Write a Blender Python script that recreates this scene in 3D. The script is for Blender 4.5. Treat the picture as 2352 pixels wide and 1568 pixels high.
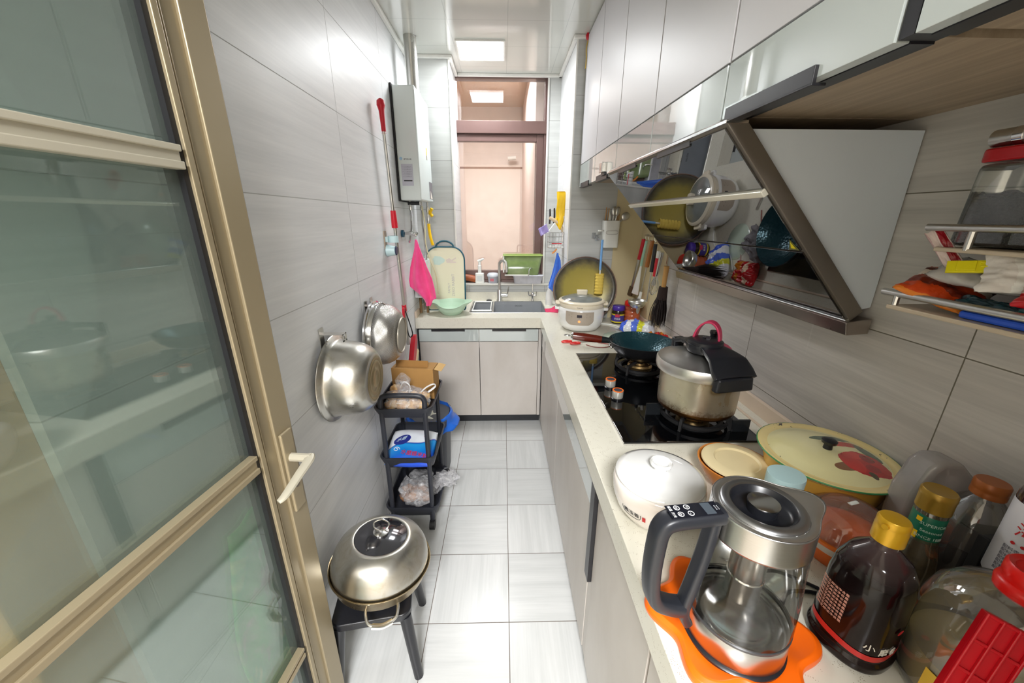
import bpy, bmesh, math, random
from mathutils import Vector, Matrix, Euler, noise
random.seed(7)
PI = math.pi
for o in list(bpy.data.objects): bpy.data.objects.remove(o, do_unlink=True)
scene = bpy.context.scene
COL = scene.collection

# ------------------------------------------------------------ camera
CAMZ = 1.43257
def _camrot(pitch, yaw, roll):
    cy, sy, cp, sp = math.cos(yaw), math.sin(yaw), math.cos(pitch), math.sin(pitch)
    f = Vector((sy*cp, cy*cp, -sp)); r = Vector((cy, -sy, 0)); d = f.cross(r)
    cr, sr = math.cos(roll), math.sin(roll)
    r2 = cr*r + sr*d; d2 = -sr*r + cr*d
    m = Matrix.Identity(4)
    for i in range(3):
        m[i][0] = r2[i]; m[i][1] = -d2[i]; m[i][2] = -f[i]
    return m
cd = bpy.data.cameras.new('camera'); cam = bpy.data.objects.new('camera', cd); COL.objects.link(cam)
cam.matrix_world = Matrix.Translation((0, 0, CAMZ)) @ _camrot(.319006, .023569, -.0036608)
cd.sensor_width = 36; cd.sensor_fit = 'HORIZONTAL'; cd.lens = 858.406/2352*36; cd.clip_start = .01
scene.camera = cam

# ------------------------------------------------------------ world, exposure, lights
w = bpy.data.worlds.new('world'); scene.world = w; w.use_nodes = True
w.node_tree.nodes['Background'].inputs[0].default_value = (.93, .96, 1, 1)
w.node_tree.nodes['Background'].inputs[1].default_value = .55
vs = scene.view_settings
vs.view_transform = 'Standard'; vs.look = 'None'; vs.gamma = 1; vs.use_curve_mapping = False
vs.exposure = 0.36
def area(name, loc, rot, sx, sy, power, color=(1, 1, 1)):
    l = bpy.data.lights.new(name, 'AREA'); l.shape = 'RECTANGLE'; l.size = sx; l.size_y = sy
    l.energy = power; l.color = color
    o = bpy.data.objects.new(name, l); COL.objects.link(o); o.location = loc; o.rotation_euler = rot
    return o
KITCHEN_W = 9.5; DINING_FILL_W = 132.0; BALCONY_FILL_W = 22.0
area('kitchen_lamp_light', (-.124, 2.60, 2.338), (0, 0, 0), .25, .25, KITCHEN_W, (.97, .985, 1))
area('dining_fill_light', (-.1, -1.35, 2.50), (0, 0, 0), .7, .7, DINING_FILL_W, (.985, .99, 1))  # added fill from behind the camera, brightens the front of the kitchen
area('balcony_fill_light', (-.1, 3.9, 2.60), (0, 0, 0), .5, .9, BALCONY_FILL_W, (1, .97, .93))  # unseen light added to brighten the balcony walls

# ------------------------------------------------------------ materials
def srgb(r, g=None, b=None):
    if g is None: r, g, b = r
    f = lambda c: (c/255/12.92) if c/255 <= .04045 else ((c/255+.055)/1.055)**2.4
    return (f(r), f(g), f(b), 1)
class NT:
    def __init__(s, name):
        s.m = bpy.data.materials.new(name); s.m.use_nodes = True
        s.t = s.m.node_tree; s.n = s.t.nodes; s.n.clear()
        s.out = s.n.new('ShaderNodeOutputMaterial')
    def new(s, ty, **k):
        nd = s.n.new(ty)
        for a, v in k.items(): setattr(nd, a, v)
        return nd
    def link(s, a, b): s.t.links.new(a, b)
    def setin(s, nd, i, v):
        if isinstance(v, bpy.types.NodeSocket): s.link(v, nd.inputs[i])
        elif v is not None: nd.inputs[i].default_value = v
    def math(s, op, a, b=None, c=None, clamp=False):
        nd = s.new('ShaderNodeMath', operation=op); nd.use_clamp = clamp
        s.setin(nd, 0, a)
        if b is not None: s.setin(nd, 1, b)
        if c is not None: s.setin(nd, 2, c)
        return nd.outputs[0]
    def mix(s, f, a, b):
        nd = s.new('ShaderNodeMix', data_type='RGBA'); s.setin(nd, 0, f); s.setin(nd, 6, a); s.setin(nd, 7, b)
        return nd.outputs[2]
    def obj(s):
        return s.new('ShaderNodeTexCoord').outputs['Object']
    def sep(s, v):
        nd = s.new('ShaderNodeSeparateXYZ'); s.link(v, nd.inputs[0]); return nd.outputs
    def comb(s, x, y, z):
        nd = s.new('ShaderNodeCombineXYZ'); s.setin(nd, 0, x); s.setin(nd, 1, y); s.setin(nd, 2, z); return nd.outputs[0]
    def noise(s, v, scale, detail=3, rough=.5, dist=0):
        nd = s.new('ShaderNodeTexNoise'); s.link(v, nd.inputs['Vector']); nd.inputs['Scale'].default_value = scale
        nd.inputs['Detail'].default_value = detail; nd.inputs['Roughness'].default_value = rough
        nd.inputs['Distortion'].default_value = dist
        return nd.outputs[0]
    def ramp(s, f, *stops):
        nd = s.new('ShaderNodeValToRGB'); s.link(f, nd.inputs[0]); cr = nd.color_ramp
        while len(cr.elements) < len(stops): cr.elements.new(.5)
        for e, (p, c) in zip(cr.elements, stops):
            e.position = p; e.color = c if len(c) == 4 else (*c, 1)
        return nd.outputs[0]
    def bump(s, h, strength=.2, dist=.002):
        nd = s.new('ShaderNodeBump'); s.link(h, nd.inputs['Height']); nd.inputs['Strength'].default_value = strength
        nd.inputs['Distance'].default_value = dist; return nd.outputs[0]
    def pbr(s, color, rough=.5, metal=0, normal=None, **k):
        nd = s.new('ShaderNodeBsdfPrincipled')
        s.setin(nd, 'Base Color', color); s.setin(nd, 'Roughness', rough); s.setin(nd, 'Metallic', metal)
        if normal is not None: s.link(normal, nd.inputs['Normal'])
        for a, v in k.items(): s.setin(nd, a.replace('_', ' '), v)
        s.link(nd.outputs[0], s.out.inputs[0]); return nd
G = (0, 0, 0, 1); W1 = (1, 1, 1, 1)
def plain(name, rgb, rough=.5, metal=0, var=.06, scale=30, bump=0, **k):
    n = NT(name); c = srgb(rgb); v = n.noise(n.obj(), scale, 3)
    a = tuple(x*(1-var) for x in c[:3])+(1,); b = tuple(min(1, x*(1+var)) for x in c[:3])+(1,)
    col = n.mix(v, a, b)
    n.pbr(col, rough, metal, n.bump(v, bump) if bump else None, **k); return n.m
def tile_mat(name, axis, tw, th, ou, ov, c1, c2, grout, gw=.0012, rough=.22, checker=False, drips=False):
    """axis 0: floor (x,y); 1: wall across Y (y,z); 2: wall across X (x,z)"""
    n = NT(name); P = n.sep(n.obj())
    u, v = {0: (P[0], P[1]), 1: (P[1], P[2]), 2: (P[0], P[2])}[axis]
    un = n.math('DIVIDE', n.math('SUBTRACT', u, ou), tw); vn = n.math('DIVIDE', n.math('SUBTRACT', v, ov), th)
    fu = n.math('FRACT', un); fv = n.math('FRACT', vn)
    iu = n.math('FLOOR', un); iv = n.math('FLOOR', vn)
    eu = n.math('MULTIPLY', n.math('MINIMUM', fu, n.math('SUBTRACT', 1, fu)), tw)
    ev = n.math('MULTIPLY', n.math('MINIMUM', fv, n.math('SUBTRACT', 1, fv)), th)
    g = n.math('LESS_THAN', n.math('MINIMUM', eu, ev), gw)
    wn = n.new('ShaderNodeTexWhiteNoise', noise_dimensions='2D'); n.link(n.comb(iu, iv, 0), wn.inputs['Vector'])
    r = wn.outputs['Value']
    if checker:
        par = n.math('MODULO', n.math('ABSOLUTE', n.math('ADD', iu, iv)), 2)
        a = n.math('ADD', n.math('MULTIPLY', u, par), n.math('MULTIPLY', v, n.math('SUBTRACT', 1, par)))
        b = n.math('ADD', n.math('MULTIPLY', v, par), n.math('MULTIPLY', u, n.math('SUBTRACT', 1, par)))
    else: a, b = u, v
    off = n.math('MULTIPLY', r, 17.0)
    vec = n.comb(n.math('ADD', n.math('MULTIPLY', a, 1.6), off), n.math('MULTIPLY', b, 22.0), off)
    s1 = n.noise(vec, 1.0, 5, .62, .35)
    vec2 = n.comb(n.math('ADD', n.math('MULTIPLY', a, 4.0), off), n.math('MULTIPLY', b, 150.0), off)
    s2 = n.noise(vec2, 1.0, 3, .6)
    s = n.math('ADD', n.math('MULTIPLY', s1, .72), n.math('MULTIPLY', s2, .28))
    s = n.math('ADD', s, n.math('MULTIPLY', n.math('SUBTRACT', r, .5), .09))
    col = n.ramp(s, (.30, srgb(c1)), (.66, srgb(c2)))
    col = n.mix(g, col, srgb(grout))
    if drips:
        dn = n.noise(n.comb(n.math('MULTIPLY', P[1], 26), 0, n.math('MULTIPLY', P[2], 1.3)), 1, 2)
        zm = n.math('MULTIPLY', n.math('GREATER_THAN', P[2], .93), n.math('LESS_THAN', n.math('ADD', P[2], n.math('MULTIPLY', dn, .1)), 1.26))
        ym = n.math('MULTIPLY', n.math('GREATER_THAN', P[1], .78), n.math('LESS_THAN', P[1], 1.75))
        dr = n.ramp(dn, (.66, (0, 0, 0)), (.70, (.5, .5, .5)), (.73, (.1, .1, .1)))
        col = n.mix(n.math('MULTIPLY', n.math('MULTIPLY', dr, zm), ym), col, srgb(232, 228, 224))
    n.pbr(col, n.math('ADD', n.math('MULTIPLY', g, .5), rough), 0, n.bump(n.math('SUBTRACT', 1, g), .35, .0008))
    return n.m
def steel(name, rgb=(205, 203, 198), rough=.28, stain=None, stainamt=.5, brush=None, scale=9):
    n = NT(name); o = n.obj()
    v = n.noise(o, scale, 5, .6, .4); fine = n.noise(o, 160, 2)
    c = srgb(rgb); col = n.mix(v, tuple(x*.78 for x in c[:3])+(1,), c)
    if stain:
        f = n.ramp(n.noise(o, scale*1.7, 6, .7, 1.2), (.5, (0, 0, 0)), (.72, (stainamt,)*3))
        col = n.mix(f, col, srgb(stain))
    if brush:
        P = n.sep(o); z = n.noise(n.comb(n.math('MULTIPLY', P[0], brush[0]), n.math('MULTIPLY', P[1], brush[1]), n.math('MULTIPLY', P[2], brush[2])), 1, 3)
        rr = n.math('ADD', n.math('MULTIPLY', z, .2), rough-.08)
    else: rr = n.math('ADD', n.math('MULTIPLY', v, .22), rough-.1)
    n.pbr(col, rr, 1, n.bump(fine, .04, .0005)); return n.m
def glass(name, tint=(.96, .98, .98), refl=.10, rough=.02, haze=0.0, hazec=(.9, .9, .9)):
    """thin clear pane or shell: see-through, tinted, with a fresnel reflection and optional haze"""
    n = NT(name)
    tr = n.new('ShaderNodeBsdfTransparent'); tr.inputs[0].default_value = (*tint, 1)
    gl = n.new('ShaderNodeBsdfGlossy'); gl.inputs['Roughness'].default_value = rough
    lw = n.new('ShaderNodeLayerWeight'); lw.inputs[0].default_value = .3
    v = n.noise(n.obj(), 14, 3)
    f = n.math('ADD', n.math('MULTIPLY', lw.outputs['Fresnel'], .8), n.math('MULTIPLY', v, refl), clamp=True)
    base = tr.outputs[0]
    if haze:
        df = n.new('ShaderNodeBsdfDiffuse'); df.inputs[0].default_value = (*hazec, 1)
        tl = n.new('ShaderNodeBsdfTranslucent'); tl.inputs[0].default_value = (*hazec, 1)
        m0 = n.new('ShaderNodeMixShader'); m0.inputs[0].default_value = .45; n.link(df.outputs[0], m0.inputs[1]); n.link(tl.outputs[0], m0.inputs[2])
        m1 = n.new('ShaderNodeMixShader')
        n.setin(m1, 0, n.math('MULTIPLY', n.math('ADD', v, .5), haze)); n.link(base, m1.inputs[1]); n.link(m0.outputs[0], m1.inputs[2]); base = m1.outputs[0]
    mx = n.new('ShaderNodeMixShader'); n.link(f, mx.inputs[0]); n.link(base, mx.inputs[1]); n.link(gl.outputs[0], mx.inputs[2])
    n.link(mx.outputs[0], n.out.inputs[0]); return n.m
def emis(name, rgb, st):
    n = NT(name); e = n.new('ShaderNodeEmission'); v = n.noise(n.obj(), 3, 1)
    n.link(n.mix(v, (*rgb, 1), (*rgb, 1)), e.inputs[0]); e.inputs[1].default_value = st
    n.link(e.outputs[0], n.out.inputs[0]); return n.m
def mirror_dark(name, fac, gc, base=(6, 7, 8), rough=.015):
    n = NT(name)
    d = n.new('ShaderNodeBsdfDiffuse'); d.inputs[0].default_value = srgb(base)
    g = n.new('ShaderNodeBsdfGlossy'); g.inputs['Roughness'].default_value = rough
    smear = n.noise(n.obj(), 5, 4)
    n.link(n.mix(smear, tuple(c*.8 for c in gc)+(1,), (*gc, 1)), g.inputs[0])
    lw = n.new('ShaderNodeLayerWeight'); lw.inputs[0].default_value = .35
    f = n.math('ADD', n.math('MULTIPLY', lw.outputs['Fresnel'], 1-fac), fac, clamp=True)
    m = n.new('ShaderNodeMixShader'); n.link(f, m.inputs[0]); n.link(d.outputs[0], m.inputs[1]); n.link(g.outputs[0], m.inputs[2])
    n.link(m.outputs[0], n.out.inputs[0]); return n.m

# ------------------------------------------------------------ mesh builder
class MB:
    def __init__(s): s.v = []; s.f = []; s.mi = []; s.X = Matrix.Identity(4); s.cur = 0
    def add(s, vs_, fs):
        b = len(s.v); s.v += [tuple(s.X @ Vector(p)) for p in vs_]
        s.f += [tuple(i+b for i in f) for f in fs]; s.mi += [s.cur]*len(fs); return s
    def box(s, x0, x1, y0, y1, z0, z1):
        vs_ = [(x, y, z) for z in (z0, z1) for y in (y0, y1) for x in (x0, x1)]
        return s.add(vs_, [(0, 2, 3, 1), (4, 5, 7, 6), (0, 1, 5, 4), (2, 6, 7, 3), (0, 4, 6, 2), (1, 3, 7, 5)])
    def rbox(s, cx, cy, z0, z1, sx, sy, r=.01, seg=5, top=1.0, r2=None):
        """box with rounded vertical edges, optional taper of the top"""
        rings = []
        for z, k in ((z0, 1), (z1, top)):
            ring = []
            for q, (a, b) in enumerate(((1, 1), (-1, 1), (-1, -1), (1, -1))):
                for i in range(seg+1):
                    t = (q + i/seg)*PI/2
                    ring.append((cx + k*(a*(sx/2-r) + r*math.cos(t)), cy + k*(b*(sy/2-r) + r*math.sin(t)), z))
            rings.append(ring)
        n = len(rings[0]); fs = [(i, (i+1) % n, n+(i+1) % n, n+i) for i in range(n)]
        fs += [tuple(range(n))[::-1], tuple(range(n, 2*n))]
        return s.add(rings[0]+rings[1], fs)
    def prism(s, poly, a, b, axis='Z'):
        """poly in the plane across axis: Z->(x,y) X->(y,z) Y->(x,z)"""
        f = {'Z': lambda p, h: (p[0], p[1], h), 'X': lambda p, h: (h, p[0], p[1]), 'Y': lambda p, h: (p[0], h, p[1])}[axis]
        n = len(poly); vs_ = [f(p, a) for p in poly]+[f(p, b) for p in poly]
        return s.add(vs_, [tuple(range(n))[::-1], tuple(range(n, 2*n))]+[(i, (i+1) % n, n+(i+1) % n, n+i) for i in range(n)])
    def lathe(s, prof, seg=40, c=(0, 0, 0), sx=1, sy=1, a0=0, a1=2*PI):
        full = abs(a1-a0-2*PI) < 1e-6; m = seg if full else seg+1; vs_ = []; fs = []
        idx = []
        for r, z in prof:
            if r < 1e-6: idx.append([len(vs_)]*m); vs_.append((c[0], c[1], c[2]+z))
            else:
                row = []
                for i in range(m):
                    t = a0+(a1-a0)*i/seg; row.append(len(vs_)); vs_.append((c[0]+r*sx*math.cos(t), c[1]+r*sy*math.sin(t), c[2]+z))
                idx.append(row)
        for k in range(len(prof)-1):
            A, B = idx[k], idx[k+1]
            for i in range(seg):
                j = (i+1) % m
                q = [A[i], A[j], B[j], B[i]]
                q = [x for n_, x in enumerate(q) if x not in q[:n_]]
                if len(q) > 2: fs.append(tuple(q))
        return s.add(vs_, fs)
    def cyl(s, c, r, h, seg=24, axis='Z', r2=None):
        X = s.X.copy(); R = {'Z': Matrix.Identity(4), 'X': Matrix.Rotation(PI/2, 4, 'Y'), 'Y': Matrix.Rotation(-PI/2, 4, 'X')}[axis]
        s.X = X @ Matrix.Translation(c) @ R; r2 = r if r2 is None else r2
        s.lathe([(0, 0), (r, 0), (r2, h), (0, h)], seg); s.X = X; return s
    def tube(s, pts, r, seg=10, sub=5, close=False, cap=True, flat=1.0):
        P = [Vector(p) for p in pts]; R = list(r) if isinstance(r, (list, tuple)) else [r]*len(P)
        if sub > 1 and len(P) > 2:
            Q, RR = [], []; n = len(P); m = n if close else n-1
            for i in range(m):
                g = lambda k: P[k % n] if close else P[max(0, min(n-1, k))]
                p0, p1, p2, p3 = g(i-1), g(i), g(i+1), g(i+2)
                for k in range(sub):
                    t = k/sub
                    Q.append(.5*((2*p1)+(p2-p0)*t+(2*p0-5*p1+4*p2-p3)*t*t+(3*p1-p0-3*p2+p3)*t**3))
                    RR.append(R[i]*(1-t)+R[(i+1) % n]*t)
            if not close: Q.append(P[-1]); RR.append(R[-1])
            P, R = Q, RR
        n = len(P); vs_ = []; fs = []; up = None
        for i in range(n):
            a = P[(i-1) % n] if (close or i > 0) else P[0]; b = P[(i+1) % n] if (close or i < n-1) else P[-1]
            t = (b-a).normalized() if (b-a).length > 1e-9 else Vector((0, 0, 1))
            if up is None:
                up = t.orthogonal().normalized() if abs(t.z) > .9 else Vector((0, 0, 1))
            side = t.cross(up)
            if side.length < 1e-6: side = t.orthogonal()
            side.normalize(); up = side.cross(t).normalized()
            for k in range(seg):
                th = 2*PI*k/seg; vs_.append(P[i]+R[i]*(math.cos(th)*side+math.sin(th)*up*flat))
        m = n if close else n-1
        for i in range(m):
            for k in range(seg):
                fs.append((i*seg+k, i*seg+(k+1) % seg, ((i+1) % n)*seg+(k+1) % seg, ((i+1) % n)*seg+k))
        if cap and not close: fs += [tuple(range(seg))[::-1], tuple(range((n-1)*seg, n*seg))]
        return s.add(vs_, fs)
    def grid(s, fn, nu, nv, cu=False, cv=False):
        vs_ = []
        for j in range(nv + (0 if cv else 1)):
            for i in range(nu + (0 if cu else 1)): vs_.append(fn(i/nu, j/nv))
        W = nu + (0 if cu else 1); H = nv + (0 if cv else 1); fs = []
        for j in range(nv):
            for i in range(nu):
                a, b = i, (i+1) % W if cu else i+1; c, d = j, (j+1) % H if cv else j+1
                fs.append((c*W+a, c*W+b, d*W+b, d*W+a))
        return s.add(vs_, fs)
    def blob(s, c, rx, ry, rz, amp=.2, fr=3, nu=28, nv=18, seed=0, floor=None):
        def fn(u, v):
            th = 2*PI*u; ph = PI*v; d = Vector((math.sin(ph)*math.cos(th), math.sin(ph)*math.sin(th), math.cos(ph)))
            k = 1+amp*noise.noise(d*fr+Vector((seed*3.1, seed, 0)))+amp*.5*noise.noise(d*fr*2.6+Vector((seed, 5, 1)))
            z = c[2]+rz*d.z*k
            if floor is not None: z = max(z, floor)
            return (c[0]+rx*d.x*k, c[1]+ry*d.y*k, z)
        return s.grid(fn, nu, nv, cu=True)
    def build(s, name, mat, parent=None, smooth=35, bevel=0, solid=0, sub=0, loc=None, rot=None, label=None, seg=2):
        me = bpy.data.meshes.new(name); me.from_pydata(s.v, [], s.f)
        mats = mat if isinstance(mat, (list, tuple)) else [mat]
        for m in mats: me.materials.append(m)
        me.polygons.foreach_set('material_index', s.mi)
        bm = bmesh.new(); bm.from_mesh(me); bmesh.ops.remove_doubles(bm, verts=bm.verts, dist=1e-6)
        bmesh.ops.recalc_face_normals(bm, faces=bm.faces); bm.to_mesh(me); bm.free()
        if smooth:
            me.polygons.foreach_set('use_smooth', [True]*len(me.polygons)); me.set_sharp_from_angle(angle=math.radians(smooth))
        me.update()
        o = bpy.data.objects.new(name, me); COL.objects.link(o)
        if parent: o.parent = parent
        if loc: o.location = loc
        if rot: o.rotation_euler = rot
        if solid:
            m = o.modifiers.new('solid', 'SOLIDIFY'); m.thickness = solid; m.offset = 0
        if bevel:
            m = o.modifiers.new('bevel', 'BEVEL'); m.width = bevel; m.segments = seg; m.limit_method = 'ANGLE'; m.angle_limit = math.radians(35)
        if sub:
            m = o.modifiers.new('sub', 'SUBSURF'); m.levels = sub; m.render_levels = sub
        if label: o['label'] = label
        return o
def tag(o, label, cat, group=None):
    o['label'] = label; o['category'] = cat
    if group: o['group'] = group
    return o
def thing(name, label, cat, loc=(0, 0, 0), rot=(0, 0, 0), group=None):
    o = bpy.data.objects.new(name, None); COL.objects.link(o); o.location = loc; o.rotation_euler = rot
    o.empty_display_size = .05
    return tag(o, label, cat, group)
def struct(o): o['kind'] = 'structure'; return o
def text(name, s, size, mat, parent, fn=None, loc=(0, 0, 0), rot=(0, 0, 0), depth=.0004, align='CENTER', sx=1.0):
    """writing: font outlines turned into a mesh; fn(u, v, w) may wrap it round a surface"""
    c = bpy.data.curves.new(name, 'FONT'); c.body = s; c.size = size; c.extrude = depth; c.align_x = align; c.align_y = 'CENTER'
    c.resolution_u = 3
    t = bpy.data.objects.new(name+'_tmp', c); COL.objects.link(t)
    dg = bpy.context.evaluated_depsgraph_get(); dg.update()
    me = bpy.data.meshes.new_from_object(t.evaluated_get(dg)); bpy.data.objects.remove(t, do_unlink=True)
    if fn:
        for v in me.vertices: v.co = fn(v.co.x*sx, v.co.y, v.co.z)
    me.materials.clear(); me.materials.append(mat)
    o = bpy.data.objects.new(name, me); COL.objects.link(o)
    if parent: o.parent = parent
    o.location = loc; o.rotation_euler = rot
    return o
def copy_tree(o, parent=None):
    c = o.copy(); COL.objects.link(c)
    if parent: c.parent = parent
    for ch in list(o.children): copy_tree(ch, c)
    return c
def wrap(R, z, a0, cx=0, cy=0):
    """text on an upright cylinder, read from outside"""
    return lambda u, v, w_: Vector((cx+(R+.0006+w_)*math.cos(a0+u/R), cy+(R+.0006+w_)*math.sin(a0+u/R), z+v))

# palette
M_left = tile_mat('wall_tile_long', 1, .6, .3, .317, .285, (218, 220, 222), (236, 237, 238), (182, 183, 182), rough=.42)
M_back = tile_mat('wall_tile_back', 2, .6, .3, -.27, .285, (188, 190, 188), (206, 208, 206), (150, 151, 148), rough=.4)
M_right = tile_mat('wall_tile_right', 1, .6, .3, .04, .285, (172, 168, 164), (208, 203, 197), (110, 104, 92), rough=.38, drips=True)
M_floor = tile_mat('floor_tile', 0, .3, .3, .01657, .0963, (194, 196, 195), (214, 215, 214), (112, 102, 94), gw=.0014, rough=.25, checker=True)
def ceiling_mat():
    n = NT('ceiling_panel'); P = n.sep(n.obj())
    fu = n.math('FRACT', n.math('DIVIDE', n.math('ADD', P[0], .574), .3)); fv = n.math('FRACT', n.math('DIVIDE', n.math('ADD', P[1], .15), .3))
    e = n.math('MINIMUM', n.math('MINIMUM', fu, n.math('SUBTRACT', 1, fu)), n.math('MINIMUM', fv, n.math('SUBTRACT', 1, fv)))
    g = n.math('LESS_THAN', e, .006)
    n.pbr(n.mix(g, srgb(204, 205, 198), srgb(186, 187, 181)), .1, 0, n.bump(n.math('SUBTRACT', 1, g), .3, .001), Coat_Weight=.3); return n.m
M_ceil = ceiling_mat()
M_trimw = plain('trim_white', (236, 235, 230), .3)
M_door_white = plain('cabinet_matte_white', (200, 198, 200), .42, var=.015, scale=4)
def gloss_panel(name, rgb, fac=.14):
    n = NT(name); v = n.noise(n.obj(), 3, 3); c = srgb(rgb)
    n.pbr(n.mix(v, tuple(x*.97 for x in c[:3])+(1,), c), .03, 0, None, Coat_Weight=1.0, Coat_Roughness=.01, Specular_IOR_Level=.9); return n.m
M_glassw = gloss_panel('cabinet_glass_white', (200, 208, 206))
def streak(name, c1, c2, axes, rough=.45):
    n = NT(name); P = n.sep(n.obj())
    s = n.noise(n.comb(*[n.math('MULTIPLY', P[i], axes[i]) for i in range(3)]), 1, 5, .6, .3)
    n.pbr(n.ramp(s, (.3, srgb(c1)), (.7, srgb(c2))), rough); return n.m
M_lower = streak('cabinet_pale_wood', (196, 188, 180), (216, 210, 204), (3, 3, 1.2))
M_under = streak('cabinet_underside_wood', (150, 132, 110), (178, 160, 136), (60, 2, 30), .5)
M_black = plain('black_profile', (38, 38, 42), .35)
M_gray = plain('gunmetal', (122, 114, 104), .42, .6)
M_toe = plain('toe_kick', (34, 36, 40), .4)
def quartz():
    n = NT('quartz_worktop'); o = n.obj()
    a = n.noise(o, 260, 2, .6); b = n.noise(o, 6, 3)
    base = n.mix(b, srgb(222, 218, 202), srgb(230, 227, 213))
    vo = n.new('ShaderNodeTexVoronoi'); n.link(o, vo.inputs['Vector']); vo.inputs['Scale'].default_value = 420; vo.inputs['Randomness'].default_value = 1
    sp = n.math('MULTIPLY', n.math('LESS_THAN', vo.outputs['Distance'], .22), n.math('GREATER_THAN', n.noise(o, 70, 2), .56))
    col = n.mix(sp, base, srgb(138, 120, 92)); n.pbr(col, .22); return n.m
M_quartz = quartz()
M_beige = plain('door_frame_beige', (160, 147, 120), .33, .35, var=.04, scale=8)
M_beige2 = plain('door_handle_beige', (190, 184, 166), .35, .2, var=.03)
M_gasket = plain('gasket_black', (22, 22, 26), .5)
def frosted():
    n = NT('frosted_glass'); v = n.noise(n.obj(), 2.0, 2)
    d = n.new('ShaderNodeBsdfDiffuse'); n.link(n.mix(v, srgb(150, 166, 158), srgb(168, 182, 174)), d.inputs[0])
    r = n.new('ShaderNodeBsdfTransparent'); r.inputs[0].default_value = (.80, .87, .84, 1)
    g = n.new('ShaderNodeBsdfGlossy'); g.inputs['Roughness'].default_value = .012; g.inputs[0].default_value = (1, 1, 1, 1)
    m1 = n.new('ShaderNodeMixShader'); m1.inputs[0].default_value = .80; n.link(d.outputs[0], m1.inputs[1]); n.link(r.outputs[0], m1.inputs[2])
    lw = n.new('ShaderNodeLayerWeight'); lw.inputs[0].default_value = .38
    f = n.math('ADD', n.math('MULTIPLY', lw.outputs['Fresnel'], .52), .045, clamp=True)
    m2 = n.new('ShaderNodeMixShader'); n.link(f, m2.inputs[0]); n.link(m1.outputs[0], m2.inputs[1]); n.link(g.outputs[0], m2.inputs[2])
    n.link(m2.outputs[0], n.out.inputs[0]); return n.m
M_frost = frosted()
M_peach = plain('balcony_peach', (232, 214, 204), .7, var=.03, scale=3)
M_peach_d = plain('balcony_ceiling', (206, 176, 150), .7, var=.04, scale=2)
M_pink = plain('balcony_pink_white', (238, 222, 214), .6, var=.02, scale=3)
M_winframe = plain('window_frame_brown', (112, 88, 84), .32, .2, var=.05)
M_clear = glass('window_glass', (.98, .98, .98), .10, .004)
M_chrome = steel('chrome', (225, 225, 225), .12)
M_steel = steel('stainless', (216, 215, 210), .30)
M_steel_old = steel('stainless_worn', (212, 210, 203), .30, (160, 146, 104), .42)
M_steel_pot = steel('stainless_greasy', (206, 200, 182), .24, (150, 112, 52), .6, scale=14)
M_white = plain('white_plastic', (236, 237, 232), .25, var=.02)
M_enamel_white = plain('white_ceramic', (238, 238, 236), .08, var=.01, Coat_Weight=.6)
M_red = plain('red_plastic', (206, 28, 48), .35)
M_redbright = plain('bright_red_plastic', (222, 24, 20), .32)
M_yellow = plain('yellow_rubber', (246, 200, 10), .35, bump=.4, scale=60)
M_blackp = plain('black_plastic', (30, 31, 36), .32, var=.08)
M_blackm = plain('black_matte', (28, 28, 30), .6)
M_ink = plain('black_ink', (20, 20, 22), .5)
M_inkw = plain('white_ink', (240, 240, 240), .5)
M_inkr = plain('red_ink', (196, 24, 30), .5)
# ============================================================ the room
def wallbox(name, x0, x1, y0, y1, z0, z1, mside=None, mback=None):
    mside = mside or M_left; mback = mback or M_back
    m = MB(); m.box(x0, x1, y0, y1, z0, z1)
    m.mi = [0, 0, 0, 0, 1, 1]; m.mi = [1, 1, 1, 1, 0, 0]
    o = m.build(name, [mside, mback], smooth=0); return struct(o)
def sbox(name, mat, *d, bevel=0): return struct(MB().box(*d).build(name, mat, smooth=0, bevel=bevel))
M_paint = plain('dining_wall_paint', (232, 228, 220), .8, var=.02, scale=2)
M_dfloor = plain('dining_floor', (196, 186, 170), .3, var=.04, scale=3)
sbox('floor', M_floor, -.70, .97, -.15, 3.12, -.05, 0)
sbox('floor_dining', M_dfloor, -2.3, 2.3, -3.3, -.15, -.05, 0)
sbox('ceiling', M_ceil, -.70, .97, -.15, 3.12, 2.36, 2.41)
wallbox('wall_left', -.70, -.585, .43, 2.685, 0, 2.36)
wallbox('wall_back_left', -.70, -.328, 2.685, 3.12, 0, 2.36)
wallbox('wall_back_low', -.328, .405, 2.985, 3.12, 0, .925)
wallbox('wall_back_right', .314, .405, 2.985, 3.12, .925, 2.36)
wallbox('wall_column_right', .405, .97, 2.405, 3.12, 0, 2.36, M_left)
wallbox('wall_right', .87, .97, -.15, 2.405, 0, 2.36, M_right)
sbox('wall_front_right', M_paint, .262, .97, -.2, -.15, 0, 2.6)
sbox('wall_front_top', M_paint, -2.3, .262, -.2, -.15, 2.2, 2.6)
sbox('wall_front_left', M_paint, -2.3, -1.30, -.2, -.15, 0, 2.2)
sbox('wall_side_left', M_paint, -1.36, -1.30, -.15, .435, 0, 2.6)
sbox('floor_side', M_dfloor, -1.36, -.70, -.15, .50, -.05, 0)
sbox('ceiling_side', M_paint, -1.36, -.70, -.15, .50, 2.36, 2.41)
sbox('wall_left_end', M_paint, -1.36, -.70, .435, .50, 0, 2.6)
sbox('wall_dining_left', M_paint, -2.36, -2.3, -3.3, -.2, 0, 2.6)
sbox('wall_dining_right', M_paint, 2.3, 2.36, -3.3, -.2, 0, 2.6)
sbox('wall_dining_back', M_paint, -2.36, 2.36, -3.36, -3.3, 0, 2.6)
sbox('wall_dining_front', M_paint, .97, 2.3, -.2, -.15, 0, 2.6)
sbox('ceiling_dining', M_paint, -2.36, 2.36, -3.36, -.2, 2.6, 2.65)
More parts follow.
